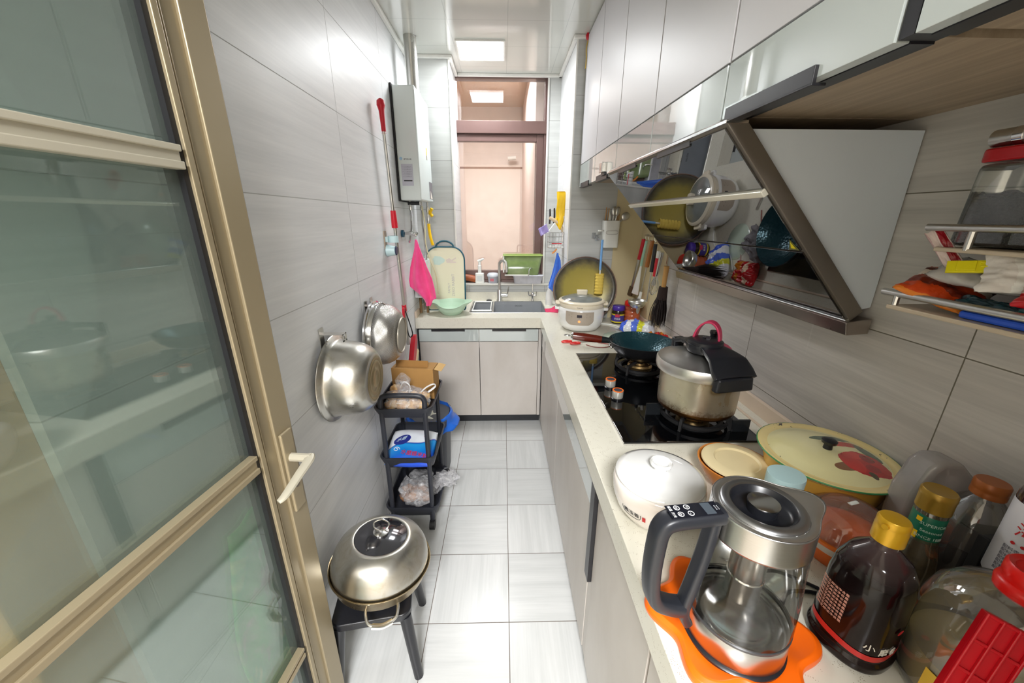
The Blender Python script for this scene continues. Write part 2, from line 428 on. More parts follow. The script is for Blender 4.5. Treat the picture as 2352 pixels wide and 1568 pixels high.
# ceiling edge mouldings
def mould(name, x0, x1, y0, y1):
    m = MB(); m.box(x0, x1, y0, y1, 2.342, 2.36)
    return struct(m.build(name, M_trimw, smooth=0, bevel=.004))
mould('trim_1', -.585, -.563, .43, 2.685); mould('trim_2', -.585, -.306, 2.663, 2.685)
mould('trim_3', -.328, -.306, 2.685, 2.985); mould('trim_4', -.306, .405, 2.963, 2.985)
mould('trim_5', .383, .405, 2.405, 2.985); mould('trim_6', .383, .87, 2.383, 2.405)
# white corner strips of the tiled corners
m = MB().box(-.331, -.322, 2.680, 2.69, .80, 2.342); struct(m.build('trim_7', M_trimw, smooth=0))
m = MB().box(.401, .409, 2.400, 2.41, .80, 2.342); struct(m.build('trim_8', M_trimw, smooth=0))
m = MB().box(.311, .322, 2.979, 2.987, .93, 2.342); struct(m.build('trim_9', M_trimw, smooth=0))
# door jamb post behind the glass door
sbox('door_2', plain('jamb_brown', (216, 160, 84), .5), -.70, -.60, .335, .432, 0, 2.36, bevel=.003)
hb_ = MB(); hb_.grid(lambda u, v: (-.574+.006*math.sin(u*9)*math.cos(v*7), .60+.16*u-.03*math.sin(v*4), .30+.50*v), 24, 40)
def blotch():
    n = NT('leafy_blotches'); a = n.noise(n.obj(), 9, 3, .5, .5)
    n.pbr(n.ramp(a, (.30, srgb(255, 190, 205)), (.42, srgb(120, 235, 120)), (.55, srgb(40, 225, 100)), (.66, srgb(240, 250, 110)), (.8, srgb(180, 240, 160))), .7); return n.m
tag(hb_.build('hanging_bag', blotch(), smooth=80, solid=.006), 'blurred green leafy bag hanging behind the lower glass of the open door', 'bag')
# window sill
M_sill = plain('window_sill_stone', (222, 220, 212), .25, var=.04, scale=12)
sbox('window_sill', M_sill, -.328, .405, 2.955, 3.06, .925, .94, bevel=.002)['label'] = 'stone window sill'
# ---- window
win = struct(MB().box(-.345, .322, 3.035, 3.085, .94, .962).build('window_1', M_winframe, smooth=0, bevel=.002))
def wf(*d, n='window_frame', mat=None): return MB().box(*d).build(n, mat or M_winframe, win, smooth=0, bevel=.003)
wf(.296, .318, 3.01, 3.085, .94, 2.36); wf(-.345, -.333, 3.01, 3.085, .94, 2.36)
wf(-.345, .318, 2.995, 3.085, 2.005, 2.085)
wf(-.333, .296, 3.01, 3.085, 2.345, 2.36)
wf(.245, .296, 3.02, 3.07, .962, 2.004, n='sash_stile')
wf(-.333, .245, 3.02, 3.07, 1.957, 2.004, n='sash_rail'); wf(-.333, .245, 3.02, 3.07, .962, 1.035, n='sash_rail')
MB().box(-.333, .245, 3.043, 3.047, 1.035, 1.957).build('window_pane', M_clear, win, smooth=0)
MB().box(-.333, .296, 3.013, 3.017, 2.085, 2.345).build('window_pane', M_clear, win, smooth=0)
# ---- balcony beyond the window
def peach_wall():
    n = NT('balcony_back_wall'); P = n.sep(n.obj())
    g = n.math('LESS_THAN', n.math('ABSOLUTE', n.math('SUBTRACT', P[2], 2.035)), .012)
    st = n.noise(n.comb(n.math('MULTIPLY', P[0], 7), 0, n.math('MULTIPLY', P[2], .3)), 1, 3)
    col = n.mix(st, srgb(226, 214, 206), srgb(234, 224, 218))
    n.pbr(n.mix(g, col, srgb(150, 118, 104)), .6); return n.m
sbox('wall_balcony_back', peach_wall(), -1.5, 1.2, 5.2, 5.3, -.2, 2.75)
sbox('wall_balcony_right', M_pink, .245, .305, 3.16, 5.2, -.2, 2.75)
sbox('wall_balcony_left', M_peach, -1.5, -1.4, 3.12, 5.2, -.2, 2.75)
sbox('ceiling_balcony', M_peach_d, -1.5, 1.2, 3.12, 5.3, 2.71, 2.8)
sbox('floor_balcony', M_peach, -1.5, 1.2, 3.12, 5.3, -.25, -.2)
sbox('wall_balcony_front', M_peach, -1.5, -.35, 3.09, 3.12, -.2, 2.75)
pp = MB().tube([(.06, 5.10, 2.13), (.16, 5.10, 2.14)], .024, sub=1).build('wall_pipe', M_white)
tag(pp, 'short white pipe on the peach balcony wall outside the window', 'pipe')
# green leaves of a plant in the dining room, only mirrored in glossy things: left out (not visible)

# ============================================================ ceiling light
cl = thing('ceiling_light', 'square white panel light glowing in the kitchen ceiling before the window', 'ceiling light', (-.124, 2.60, 2.36))
m = MB()
for a, b, c, d in ((-.138, .138, -.138, -.13), (-.138, .138, .13, .138), (-.138, -.13, -.13, .13), (.13, .138, -.13, .13)): m.box(a, b, c, d, -.008, 0)
m.build('frame', M_trimw, cl, smooth=0)
MB().box(-.13, .13, -.13, .13, -.006, -.001).build('diffuser', emis('lamp_panel', (1, .99, .97), 4), cl, smooth=0)
cl3 = thing('ceiling_light', 'unseen large panel light added in the dining room ceiling behind the camera as front fill', 'ceiling light', (-.1, -1.35, 2.6))  # added panel for the front fill, never in view
MB().box(-.38, .38, -.38, .38, -.05, 0).build('frame', M_trimw, cl3, smooth=0)
MB().box(-.35, .35, -.35, .35, -.058, -.05).build('diffuser', emis('dining_fill_panel', (1, .98, .95), 8), cl3, smooth=0)

# ============================================================ glass door, opened along the left wall
T = math.radians(5.38)
door = bpy.data.objects.new('door_1', None); COL.objects.link(door); struct(door)
door.location = (-.50, .785, 0); door.rotation_euler = (0, 0, -T)
# local: x = across thickness (0 = face to the kitchen), y = 0 at the free edge, negative towards the camera
m = MB()
m.box(-.034, -.004, -.098, 0, .02, 2.12)
m.box(-.030, .002, -.058, -.002, .02, 2.12)
m.build('stile', M_beige, door, smooth=0, bevel=.002)
m = MB(); m.box(-.036, .004, -.110, -.098, .02, 2.12); m.box(-.032, .001, -.0935, -.0905, .02, 2.12); m.build('stile_moulding', M_beige, door, smooth=0, bevel=.0015)
MB().box(-.034, -.002, -.120, -.110, .02, 2.12).build('gasket', M_gasket, door, smooth=0)
MB().box(-.034, .0, -.93, -.85, .02, 2.12).build('stile', M_beige, door, smooth=0, bevel=.002)
MB().box(-.034, .0, -.85, -.098, 2.02, 2.12).build('rail', M_beige, door, smooth=0, bevel=.002)
MB().box(-.034, .0, -.85, -.098, .02, .12).build('rail', M_beige, door, smooth=0, bevel=.002)
for z0, z1 in ((1.504, 1.540), (.928, .968), (.372, .402)):
    m = MB(); m.box(-.012, .006, -.85, -.120, z0, z0+.012); m.box(-.012, .006, -.85, -.120, z1-.010, z1); m.box(-.012, .001, -.85, -.120, z0+.010, z1-.008)
    m.build('glazing_bar', M_beige2 if z0 > 1.4 else M_beige, door, smooth=0, bevel=.0015)
MB().box(-.018, -.012, -.85, -.114, .12, 2.02).build('glass_panel', M_frost, door, smooth=0)
h = MB().box(.002, .010, -.052, -.014, .762, .972).build('lock_plate', M_beige, door, smooth=0, bevel=.003)
m = MB().tube([(.008, -.034, .905), (.058, -.034, .905)], .010, sub=1); m.build('spindle', M_beige2, h)
m = MB(); m.tube([(.052, -.028, .908), (.058, -.045, .905), (.060, -.09, .897), (.060, -.135, .886), (.055, -.150, .882)], [.010, .012, .0105, .009, .006], flat=.62)
m.build('lever', M_beige2, h)
MB().cyl((.010, -.034, .832), .009, .002, axis='X').build('keyhole', M_gray, h)
MB().box(-.0015, .0005, -.010, -.001, .93, .965).build('sticker', M_white, door, smooth=0)
for z in (.35, 1.75):
    MB().cyl((-.006, -.935, z), .01, .09).build('hinge', M_beige, door)

# ============================================================ upper cabinets
def black_edge(m, x0, x1, y0, y1): m.box(x0, x1, y0, y1, 1.627, 1.633)
ys = [(2.022, 2.395, 'far'), (1.648, 2.018, 'b'), (1.272, 1.644, 'c'), (.877, 1.268, 'd'), (.510, .871, 'e'), (-.14, .488, 'f')]
ulab = {'far': 'white wall cabinet at the window end of the upper row', 'b': 'second white wall cabinet from the window, lamp mirrored in its glass',
        'c': 'white wall cabinet over the far half of the range hood', 'd': 'white wall cabinet over the near half of the range hood',
        'e': 'wide white wall cabinet on the near side of the hood with long black pull', 'f': 'nearest white wall cabinet at the top right corner beyond the black upright'}
for y0, y1, k in ys:
    t = thing('wall_cabinet', ulab[k], 'cabinet', (.66, (y0+y1)/2, 1.63), group='white upper wall cabinets')
    L = (y1-y0)/2
    near = k in 'ef'
    m = MB(); m.box(-.158, .208, -L, L, .003, .72); m.build('body', M_under, t, smooth=0)
    zb = -.003 if near else -.022
    m = MB().box(-.205, -.187, -L+.001, L-.001, .100, .72); d = m.build('door', M_door_white, t, smooth=0, bevel=.0008)
    MB().box(-.206, -.187, -L+.001, L-.001, zb, .0955).build('glass_strip', M_glassw, d, smooth=0, bevel=.0006)
    MB().box(-.186, -.158, -L, L, -.004 if near else .001, .72).build('edge_profile', M_black, t, smooth=0)
    hy0, hy1 = {'e': (-.068, L-.02), 'f': (-.2, .06)}.get(k, (-.08, .12))
    m = MB(); m.box(-.212, -.2055, hy0, hy1, zb-.008, zb+.016); m.box(-.212, -.190, hy0, hy1, zb-.010, zb-.006)
    m.build('pull', M_black, d, smooth=0, bevel=.0008)
tag(MB().box(.456, .50, .490, .508, 1.628, 2.35).build('filler_strip', M_black, smooth=0), 'black upright strip between the two nearest wall cabinets', 'strip')
# small silver box at the hood end
t = thing('clip_light', 'small silver square clip on the edge below the far wall cabinets', 'clip', (.445, 1.80, 1.625))
MB().rbox(0, 0, 0, .04, .03, .05, .004).build('housing', M_chrome, t, bevel=.002)
MB().box(-.004, .02, -.03, .03, -.012, 0).build('clamp', M_black, t, smooth=0, bevel=.002)
# string with a red ornament on top edge
t = thing('hanging_ornament', 'little red and gold knotted charm hanging by the ceiling at the cabinet end', 'ornament', (.448, 2.372, 2.23))
MB().tube([(0, 0, -.03), (.002, 0, .02), (-.001, 0, .06), (.006, 0, .10)], .003).build('cord', plain('gold_cord', (190, 160, 70), .5), t)
MB().blob((.004, 0, .115), .010, .010, .016, .3).build('knot', M_red, t)

# ============================================================ range hood
hood = thing('range_hood', 'slanted black glass range hood with white side over the gas hob', 'range hood', (.66, 1.275, 1.18))
hx, hy, hz = .66, 1.275, 1.18
A = (.447-hx, 1.612-hz); dv = (.6707, -.7417); nv = (-.7417, -.6707)
def S(s_, off=0): return (A[0]+dv[0]*s_+nv[0]*off, A[1]+dv[1]*s_+nv[1]*off)
y0, y1 = .832-hy, 1.722-hy
m = MB().prism([(.486-hx, 1.606-hz), (.866-hx, 1.606-hz), (.866-hx, 1.235-hz), (.826-hx, 1.225-hz)], y0+.012, y1-.012, 'Y')
m.build('side_body', plain('hood_white_side', (222, 231, 240), .35, var=.03, scale=6), hood, smooth=0)
MB().prism([S(-.006), S(.549), S(.549, -.034), S(-.006, -.034)], y0, y1, 'Y').build('frame', M_gray, hood, smooth=0, bevel=.0015)
M_hoodglass = mirror_dark('hood_black_glass', .25, (.82, .82, .84))
for a, b in ((.006, .158), (.176, .330), (.335, .540)):
    MB().prism([S(a, .004), S(b, .004), S(b, 0), S(a, 0)], y0+.010, y1-.004, 'Y').build('glass_panel', M_hoodglass, hood, smooth=0, bevel=.0008)
m = MB().prism([S(.159, .012), S(.174, .012), S(.175, 0), S(.158, 0)], y0+.006, y1-.002, 'Y'); m.build('handle_bar', plain('bar_ivory', (226, 222, 206), .25, .3), hood, smooth=0, bevel=.002)
MB().box(A[0]-.006, A[0]+.04, y0-.004, y1, 1.612-hz, 1.619-hz).build('top_trim', M_chrome, hood, smooth=0, bevel=.001)
m = MB(); m.prism([(.798-hx, 1.204-hz), (.858-hx, 1.212-hz), (.858-hx, 1.176-hz), (.806-hx, 1.172-hz)], y0-.010, y1+.010, 'Y')
m.build('bottom_trim', steel('hood_trim', (170, 160, 152), .3), hood, smooth=0, bevel=.002)
MB().prism([S(.540, .008), S(.551, .008), S(.551, 0), S(.540, 0)], y0, y1+.004, 'Y').build('oil_lip', M_chrome, hood, smooth=0, bevel=.001)
# warning sticker on the middle panel
c = S(.300, .0045); st = bpy.data.objects
m = MB(); q = []
for (a, yy) in ((.296, y0+.022), (.328, y0+.012), (.328, y0+.044)): q.append(Vector((S(a, .0046)[0], yy, S(a, .0046)[1])))
m.add([tuple(p) for p in q], [(0, 1, 2)]); m.build('warning_sticker', plain('sticker_olive', (120, 122, 60), .4), hood, smooth=0)
m = MB(); q = []
for (a, yy) in ((.303, y0+.024), (.323, y0+.019), (.323, y0+.034)): q.append((S(a, .0054)[0], yy, S(a, .0054)[1]))
m.add(q, [(0, 1, 2)]); m.build('warning_mark', plain('sticker_yellow', (246, 226, 10), .4), hood, smooth=0)

# ============================================================ lower cabinets and worktop
def lower_unit(lbl, y0, y1, glass_top=True, pulls=()):
    t = thing('base_cabinet', lbl, 'cabinet', (.575, (y0+y1)/2, 0), group='pale lower cabinets under the long worktop'); L = (y1-y0)/2; cy = (y0+y1)/2
    MB().box(-.290, .288, -L, L, 0, .733).build('body', M_lower, t, smooth=0)
    zt = .604 if glass_top else .728
    d = MB().box(-.313, -.2905, -L+.0015, L-.0015, .045, zt).build('door', M_lower, t, smooth=0, bevel=.0008)
    if glass_top: MB().box(-.314, -.2905, -L+.0015, L-.0015, .607, .728).build('glass_strip', M_glassw, d, smooth=0, bevel=.0006)
    for a, b in pulls: MB().box(-.3165, -.3135, a-cy, b-cy, .700, .728).build('pull', M_black, d, smooth=0)
    return t
lower_unit('nearest base cabinet below the kettle, right of the black seam', -.14, .456, False)
lower_unit('narrow pale base cabinet with a tall black edge grip beside it', .462, .842, False)
lower_unit('long pale base cabinet under the gas hob with black pull line', .882, 1.632, True, ((1.064, 1.629),))
lower_unit('pale base cabinet in the far corner beside the sink unit', 1.636, 2.395, True, ())
g = thing('grip_channel', 'tall black grip channel between two pale base cabinets', 'grip', (.274, .862, .045))
MB().box(-.0240, -.0120, -.0195, .019, .340, .687).box(-.0115, .011, -.0195, .019, .340, .687).build('channel', M_black, g, smooth=0); MB().box(-.010, .011, -.0195, .019, 0, .339).build('filler', M_lower, g, smooth=0)
sk = thing('sink_cabinet', 'two door sink cabinet facing the camera with dark toe kick', 'cabinet', (-.167, 2.70, 0))
m = MB(); m.box(-.418, .405, -.250, .0, .062, .58); m.box(-.418, .40, -.25, -.24, .062, .71); m.build('body', M_lower, sk, smooth=0)
MB().box(.406, .427, -.268, -.02, .062, .716).build('filler', M_lower, sk, smooth=0)
MB().box(-.40, .427, -.240, -.01, 0, .062).build('toe_kick', M_toe, sk, smooth=0)
MB().box(-.418, -.408, -.258, -.24, .062, .715).build('gap_shade_strip', M_toe, sk, smooth=0)  # dark strip stands in for the shade of the gap at the left wall
for a, b, h0, h1 in ((-.405, -.002, -.32, -.095), (.002, .403, .090, .320)):
    d = MB().box(a, b, -.270, -.252, .065, .628).build('door', M_lower, sk, smooth=0, bevel=.0008)
    MB().box(a, b, -.271, -.252, .632, .716).build('glass_strip', M_glassw, d, smooth=0, bevel=.0006)
    MB().box(h0, h1, -.275, -.2715, .704, .718).build('pull', M_black, d, smooth=0)
wt = thing('worktop', 'L shaped cream quartz worktop running along the right wall and under the window', 'worktop', (.56, 1.2, .735))
def wb(m, x0, x1, y0, y1, z0=.735, z1=.803): m.box(x0-.56, x1-.56, y0-1.2, y1-1.2, z0-.735, z1-.735)
m = MB()
wb(m, .246, .868, -.14, 2.402, .735)
m.mi[-6:] = [0]*6
m.build('long_slab', M_quartz, wt, smooth=0, bevel=.0015)
m = MB()
wb(m, -.583, .404, 2.402, 2.545); wb(m, -.583, -.328, 2.545, 2.683); wb(m, -.327, -.242, 2.545, 2.983); wb(m, -.242, .304, 2.922, 2.983); wb(m, .304, .404, 2.545, 2.983)
m.build('sink_slab', M_quartz, wt, smooth=0)
m = MB(); wb(m, -.583, .404, 2.400, 2.402, .733, .803); m.build('front_edge', M_quartz, wt, smooth=0)
M_ups = plain('upstand_cream', (226, 206, 184), .3, var=.05, scale=15)
m = MB(); wb(m, -.327, .404, 2.972, 2.984, .803, .868); struct(m.build('trim_10', M_quartz, loc=(.56, 1.2, .735), smooth=0, bevel=.001))
m = MB(); wb(m, .855, .869, -.14, 2.402, .803, .853); struct(m.build('trim_11', M_ups, loc=(.56, 1.2, .735), smooth=0, bevel=.001))
m = MB(); wb(m, .812, .820, -.14, 2.402, .803, .809); struct(m.build('trim_12', M_ups, loc=(.56, 1.2, .735), smooth=0, bevel=.002))
m = MB(); wb(m, -.584, -.572, 2.402, 2.683, .803, .845); struct(m.build('trim_13', M_ups, loc=(.56, 1.2, .735), smooth=0, bevel=.001))
# oil proof film on the far part of the right wall
f = MB().box(.866, .8695, 1.99, 2.40, .855, 1.60).box(.690, .866, 2.4005, 2.4045, .805, 1.60).build('wall_film', plain('film_cream', (222, 208, 168), .22, var=.05, scale=5), smooth=0)
tag(f, 'cream oil proof film on the right wall behind the hanging utensils', 'film')

# ============================================================ sink
snk = thing('kitchen_sink', 'brushed steel double bowl sink set in the worktop by the window', 'sink', (.03, 2.733, .803))
M_sink = plain('sink_steel', (176, 180, 184), .35, .45)
def bowl(m, x0, x1, y0, y1, d):
    r = .004
    o_ = [(x0, y0), (x1, y0), (x1, y1), (x0, y1)]
    vs_ = [(x, y, 0) for x, y in o_]+[(x, y, -d) for x, y in o_]
    m.add(vs_, [(0, 1, 5, 4), (1, 2, 6, 5), (2, 3, 7, 6), (3, 0, 4, 7), (4, 5, 6, 7)])
m = MB(); bowl(m, -.100, .268, -.180, .182, .19); m.build('large_bowl', M_sink, snk, smooth=0)
m = MB(); bowl(m, -.262, -.112, -.180, .182, .15); m.build('small_bowl', M_sink, snk, smooth=0)
m = MB(); m.box(-.272, .276, -.190, -.180, -.004, .003); m.box(-.272, .276, .182, .191, -.004, .003); m.box(-.272, -.262, -.18, .182, -.004, .003); m.box(.268, .276, -.18, .182, -.004, .003); m.box(-.112, -.100, -.18, .182, -.004, .003)
m.build('rim', M_steel, snk, smooth=0, bevel=.001)
text('maker_mark', 'OO-OO', .016, M_ink, snk, loc=(.09, .1815, -.035), rot=(PI/2, 0, 0), depth=.0003)
m = MB(); m.tube([(-.255, -.155, .008), (-.115, -.155, .008)], .007, sub=1); m.tube([(-.255, .14, .008), (-.115, .14, .008)], .005, sub=1)
m.tube([(-.122, -.155, .008), (-.122, .14, .008)], .005, sub=1); m.tube([(-.250, -.155, .008), (-.250, .14, .008)], .005, sub=1)
tr = m.build('sink_tray_frame', M_white, loc=(.03, 2.733, .803)); tag(tr, 'white framed drain tray resting over the small sink bowl', 'drain tray')
fa = thing('kitchen_faucet', 'brushed steel gooseneck faucet behind the sink', 'faucet', (-.032, 2.945, .803))
MB().lathe([(0, 0), (.023, 0), (.023, .006), (.019, .012), (.019, .085), (.015, .092), (0, .094)]).build('body', M_steel, fa)
MB().tube([(0, 0, .08), (0, 0, .27), (.004, -.004, .30), (.024, -.02, .318), (.048, -.045, .312), (.056, -.055, .28), (.058, -.057, .235)], .0105).build('spout', M_steel, fa)
m = MB(); m.cyl((.015, 0, .045), .013, .05, axis='X'); m.tube([(.062, 0, .05), (.068, 0, .085), (.074, 0, .115)], [.006, .005, .004]); m.build('lever', M_chrome, fa)
fb = thing('water_filter_tap', 'slim chrome filter tap with two levers right of the sink faucet', 'tap', (.232, 2.948, .803))
MB().lathe([(0, 0), (.014, 0), (.012, .01), (.009, .02), (.012, .035), (.012, .06), (.006, .07), (0, .07)], 20).build('body', M_chrome, fb)
MB().tube([(0, 0, .065), (0, 0, .22), (-.006, -.01, .255), (-.022, -.03, .262), (-.034, -.04, .245), (-.036, -.042, .205)], .0045).build('spout', M_chrome, fb)
for sx in (-1, 1):
    MB().tube([(0, 0, .045), (.03*sx, 0, .045), (.033*sx, 0, .075)], .005, sub=1).build('lever', M_chrome, fb)
dr = MB().lathe([(0, 0), (.022, 0), (.022, .006), (.012, .009), (0, .009)], 24).build('drain_plug', M_blackp, loc=(-.115, 2.950, .803)); tag(dr, 'round black drain plug on the worktop behind the sink', 'plug')
# ============================================================ water heater
M_heater = plain('heater_white', (226, 234, 232), .2, var=.02, scale=4, Coat_Weight=.4)
wh = thing('water_heater', 'tall white gas water heater high on the left wall', 'water heater', (-.52, 2.435, 1.525))
MB().box(-.063, -.054, -.188, .190, -.005, .565).build('gap_shade_plate', M_blackm, wh, smooth=0)  # black plate paints in the shaded gap between heater and wall
MB().box(-.054, .063, -.185, .185, 0, .558).build('casing', M_heater, wh, smooth=40, bevel=.008, seg=3)
def ghost(name, n_, rgb=(150, 150, 160)): return plain(name, rgb, .4)
# printed plate on the near side
M_plate = plain('plate_grey', (196, 196, 208), .4)
MB().box(-.036, .026, -.1862, -.1852, .075, .185).build('rating_plate', M_plate, wh, smooth=0)
for i, (u, wd) in enumerate(((.170, 20), (.158, 16), (.146, 20), (.134, 18), (.122, 20))):
    text('plate_print', '一二三四五六七八九'[:6], .0085, plain('plate_ink%d' % i, (128, 128, 142), .5), wh, loc=(-.006, -.1864, u), rot=(PI/2, 0, 0), depth=.0002)
MB().box(-.026, .020, -.1866, -.1860, .098, .104).build('plate_bar', M_ink, wh, smooth=0)
text('maker_print', '燃气热水器', .0085, plain('plate_ink_b', (110, 110, 125), .5), wh, loc=(.002, -.1864, .208), rot=(PI/2, 0, 0), depth=.0002)
MB().cyl((-.034, -.1855, .212), .008, -.001, axis='Y').build('round_mark', plain('pale_blue_mark', (170, 206, 232), .4), wh)
MB().box(.0632, .0640, .075, .175, .020, .118).build('picture_sticker', plain('sticker_grey', (118, 112, 118), .35), wh, smooth=0)
MB().prism([(.095, .022), (.165, .022), (.108, .068)], .0640, .0646, 'X').build('sticker_shape', plain('sticker_cream', (236, 226, 214), .4), wh, smooth=0)
MB().box(.0632, .0638, .035, .060, .262, .300).build('yellow_label', plain('label_yellow', (228, 200, 90), .4), wh, smooth=0)
MB().box(.0632, .0638, .040, .060, .236, .258).build('small_label', plain('label_brown', (150, 140, 110), .4), wh, smooth=0)
MB().cyl((.02, .0, .558), .034, .278, 32).build('flue_pipe', M_steel, wh)
MB().lathe([(.034, 0), (.040, 0), (.040, .010), (.034, .014)], 32, (.02, 0, .555)).build('flue_collar', M_white, wh)
m = MB(); m.tube([(-.040, -.075, -.012), (.028, -.075, -.012)], .011, sub=1, seg=16); m.build('control_valve', M_blackp, wh)
MB().cyl((.028, -.075, -.012), .010, .004, axis='X').build('dial', M_white, wh)
for (x, y) in ((-.028, -.075), (.014, .04), (.04, .10)):
    MB().lathe([(0, 0), (.010, 0), (.010, .02), (.007, .022), (.007, .05), (0, .05)], 16, (x, y, -.05)).build('pipe_stub', M_steel, wh)
ho = MB().tube([(-.548, 2.36, 1.476), (-.545, 2.35, 1.43), (-.548, 2.345, 1.37), (-.560, 2.34, 1.31), (-.566, 2.34, 1.29)], .0075).build('metal_hose', M_chrome)
tag(ho, 'braided steel hose curving down from the water heater, left of the towel hook', 'hose')
ho = MB().tube([(-.506, 2.475, 1.476), (-.510, 2.49, 1.40), (-.505, 2.50, 1.28), (-.508, 2.52, 1.17)], .0075).build('metal_hose', M_chrome)
tag(ho, 'straight steel hose behind the pink towel under the water heater', 'hose')
gv = thing('gas_valve', 'brass gas valve with yellow butterfly handle under the heater', 'valve', (-.48, 2.535, 1.40))
MB().lathe([(0, 0), (.010, 0), (.012, .02), (.009, .03), (.009, .060), (.012, .063), (.012, .085), (0, .085)], 16).build('body', M_steel, gv)
m = MB(); m.tube([(.014, -.012, .062), (.030, -.018, .088)], .010, sub=1); m.tube([(.014, -.012, .062), (.030, -.018, .040)], .010, sub=1); m.build('handle', M_yellow, gv)
yh = MB().tube([(-.480, 2.535, 1.395), (-.478, 2.53, 1.36), (-.470, 2.52, 1.31), (-.458, 2.52, 1.262)], .0098).build('gas_hose', M_yellow); tag(yh, 'bright yellow gas hose hanging below the valve', 'hose')
cb = MB().tube([(-.50, 2.46, 1.50), (-.49, 2.46, 1.40), (-.49, 2.45, 1.28), (-.47, 2.45, 1.18), (-.44, 2.46, 1.08), (-.435, 2.48, .95)], .004).build('cable', plain('cable_cream', (214, 208, 170), .5)); tag(cb, 'thin cream cable running down beside the cutting board', 'cable')
pb = thing('purifier_box', 'small white box on the left wall behind the pink towel', 'box', (-.545, 2.50, .93))
MB().box(-.038, .045, -.06, .12, 0, .24).build('casing', M_heater, pb, smooth=0, bevel=.006)
text('print', 'K.MI', .018, M_ink, pb, loc=(-.012, -.0606, .065), rot=(PI/2, 0, 0), depth=.0002)
MB().box(-.018, .036, -.0608, -.0602, .012, .052).build('label', M_plate, pb, smooth=0)
for x in (-.018, .028): MB().cyl((x, .01, -.115), .009, .115, 14).build('pipe', plain('pipe_brown%d' % int(x*1000), (120, 92, 58), .5), pb)
# hook and towel
hk = thing('suction_hook', 'chrome towel hook with blue suction pad on the left wall', 'hook', (-.583, 2.25, 1.345))
MB().cyl((0, 0, 0), .020, .012, axis='X').build('pad', plain('blue_pad', (40, 92, 120), .4), hk)
MB().tube([(.01, 0, 0), (.05, 0, .002), (.078, 0, -.004), (.088, 0, .008)], [.006, .012, .012, .006]).build('arm', M_chrome, hk)
def towel_mat(name, a, b):
    n = NT(name); o = n.obj(); v = n.noise(o, 18, 5, .6, .5); f = n.noise(o, 400, 2)
    n.pbr(n.mix(v, srgb(a), srgb(b)), .9, 0, n.bump(f, .5, .001), Sheen_Weight=.4); return n.m
def towel(name, L, R, cx, cy, cz, label, mat, fold=.012, n_=5, th=.005):
    """L/R: lists of (x, z) left and right outline from the top down"""
    def fn(u, v):
        k = v*(len(L)-1); i = min(int(k), len(L)-2); t = k-i
        l = [L[i][j]*(1-t)+L[i+1][j]*t for j in (0, 1)]; r = [R[i][j]*(1-t)+R[i+1][j]*t for j in (0, 1)]
        wd = abs(r[0]-l[0])
        y = fold*math.sin(u*PI*n_+v*2.2)*min(1, v*4)*min(1, wd/.08) + .006*noise.noise(Vector((u*4, v*5, 3)))
        return (l[0]*(1-u)+r[0]*u, y, l[1]*(1-u)+r[1]*u)
    o = MB().grid(fn, 48, 60).build(name, mat, smooth=80, solid=th, loc=(cx, cy, cz)); return o
pt = towel('towel', [(-.003, 0), (-.014, -.06), (-.045, -.16), (-.060, -.235), (-.058, -.275), (-.020, -.310), (.018, -.345), (.034, -.375), (.034, -.390)],
           [(.003, 0), (.022, -.06), (.052, -.15), (.080, -.22), (.094, -.29), (.101, -.34), (.080, -.35), (.068, -.375), (.058, -.390)], -.505, 2.245, 1.312,
           '', towel_mat('towel_pink', (240, 30, 118), (255, 110, 172)), .016, 3, .006)
tag(pt, 'bright pink towel hanging from the chrome hook on the left wall', 'towel')
# ---- mop
mp = thing('mop', 'flat mop with steel pole and red grips clipped to the left wall', 'mop', (-.548, 1.99, .60))
B0 = Vector((0, .06, .14)); T0 = Vector((0, -.05, 1.32))
def pol(t): return tuple(B0*(1-t)+T0*t)
MB().tube([pol(0), pol(.96)], .0092, sub=1, seg=14).build('pole', M_steel, mp)
MB().tube([pol(.905), pol(.94), pol(.975), pol(.993), pol(1.008), pol(1.016)], [.0100, .0110, .0125, .0185, .0165, .004], sub=4, seg=16).build('end_grip', M_red, mp)
MB().tube([pol(.905-.006), pol(.9)], .011, sub=1).build('collar', M_red, mp)
MB().tube([pol(.545), pol(.56), pol(.605), pol(.615)], [.0155, .0155, .0135, .0125], sub=2, seg=16).build('middle_grip', M_red, mp)
MB().tube([pol(.170), pol(.20)], .0125, sub=1).build('lower_collar', M_red, mp)
m = MB(); m.tube([pol(.195), (.020, .0, .335), (.036, .0, .27), (.044, .0, .225), (.036, .0, .205), (.022, .0, .215), (.006, .02, .30)], .0032); m.build('wire_lever', M_blackp, mp)
MB().box(.0, .012, -.012, .012, .315, .37).build('lever_grip', M_red, mp, bevel=.003)
mhd = MB().prism([(-.02, .06), (.10, .20), (.13, .20), (.135, .16), (.02, .0)], -.012, .016, 'X').build('mop_head', M_red, mp, smooth=0, bevel=.003)
mhd.location = (0.02, .0, -.02)
MB().box(-.008, .022, -.03, .16, -.012, .016).build('sponge', plain('sponge_cream', (226, 210, 168), .8, bump=.4), mhd, smooth=0, bevel=.004, rot=(math.radians(42), 0, 0), loc=(0, .01, -.005))
mc = thing('mop_clip', 'pale blue wall clip holding the mop pole', 'clip', (-.583, 1.93, 1.33))
MB().box(-.0015, .002, -.022, .014, -.045, .040).build('backing', plain('tan_tape', (178, 158, 140), .5), mc, smooth=0)
M_pb = plain('pale_blue', (196, 222, 226), .35)
MB().lathe([(.020, -.016), (.026, -.016), (.026, .016), (.020, .016)], 24, (.034, .02, 0), a0=PI*.35, a1=PI*1.95).build('ring', M_pb, mc)
MB().box(0, .014, -.010, .030, -.013, .013).build('arm', M_pb, mc, smooth=0, bevel=.003)
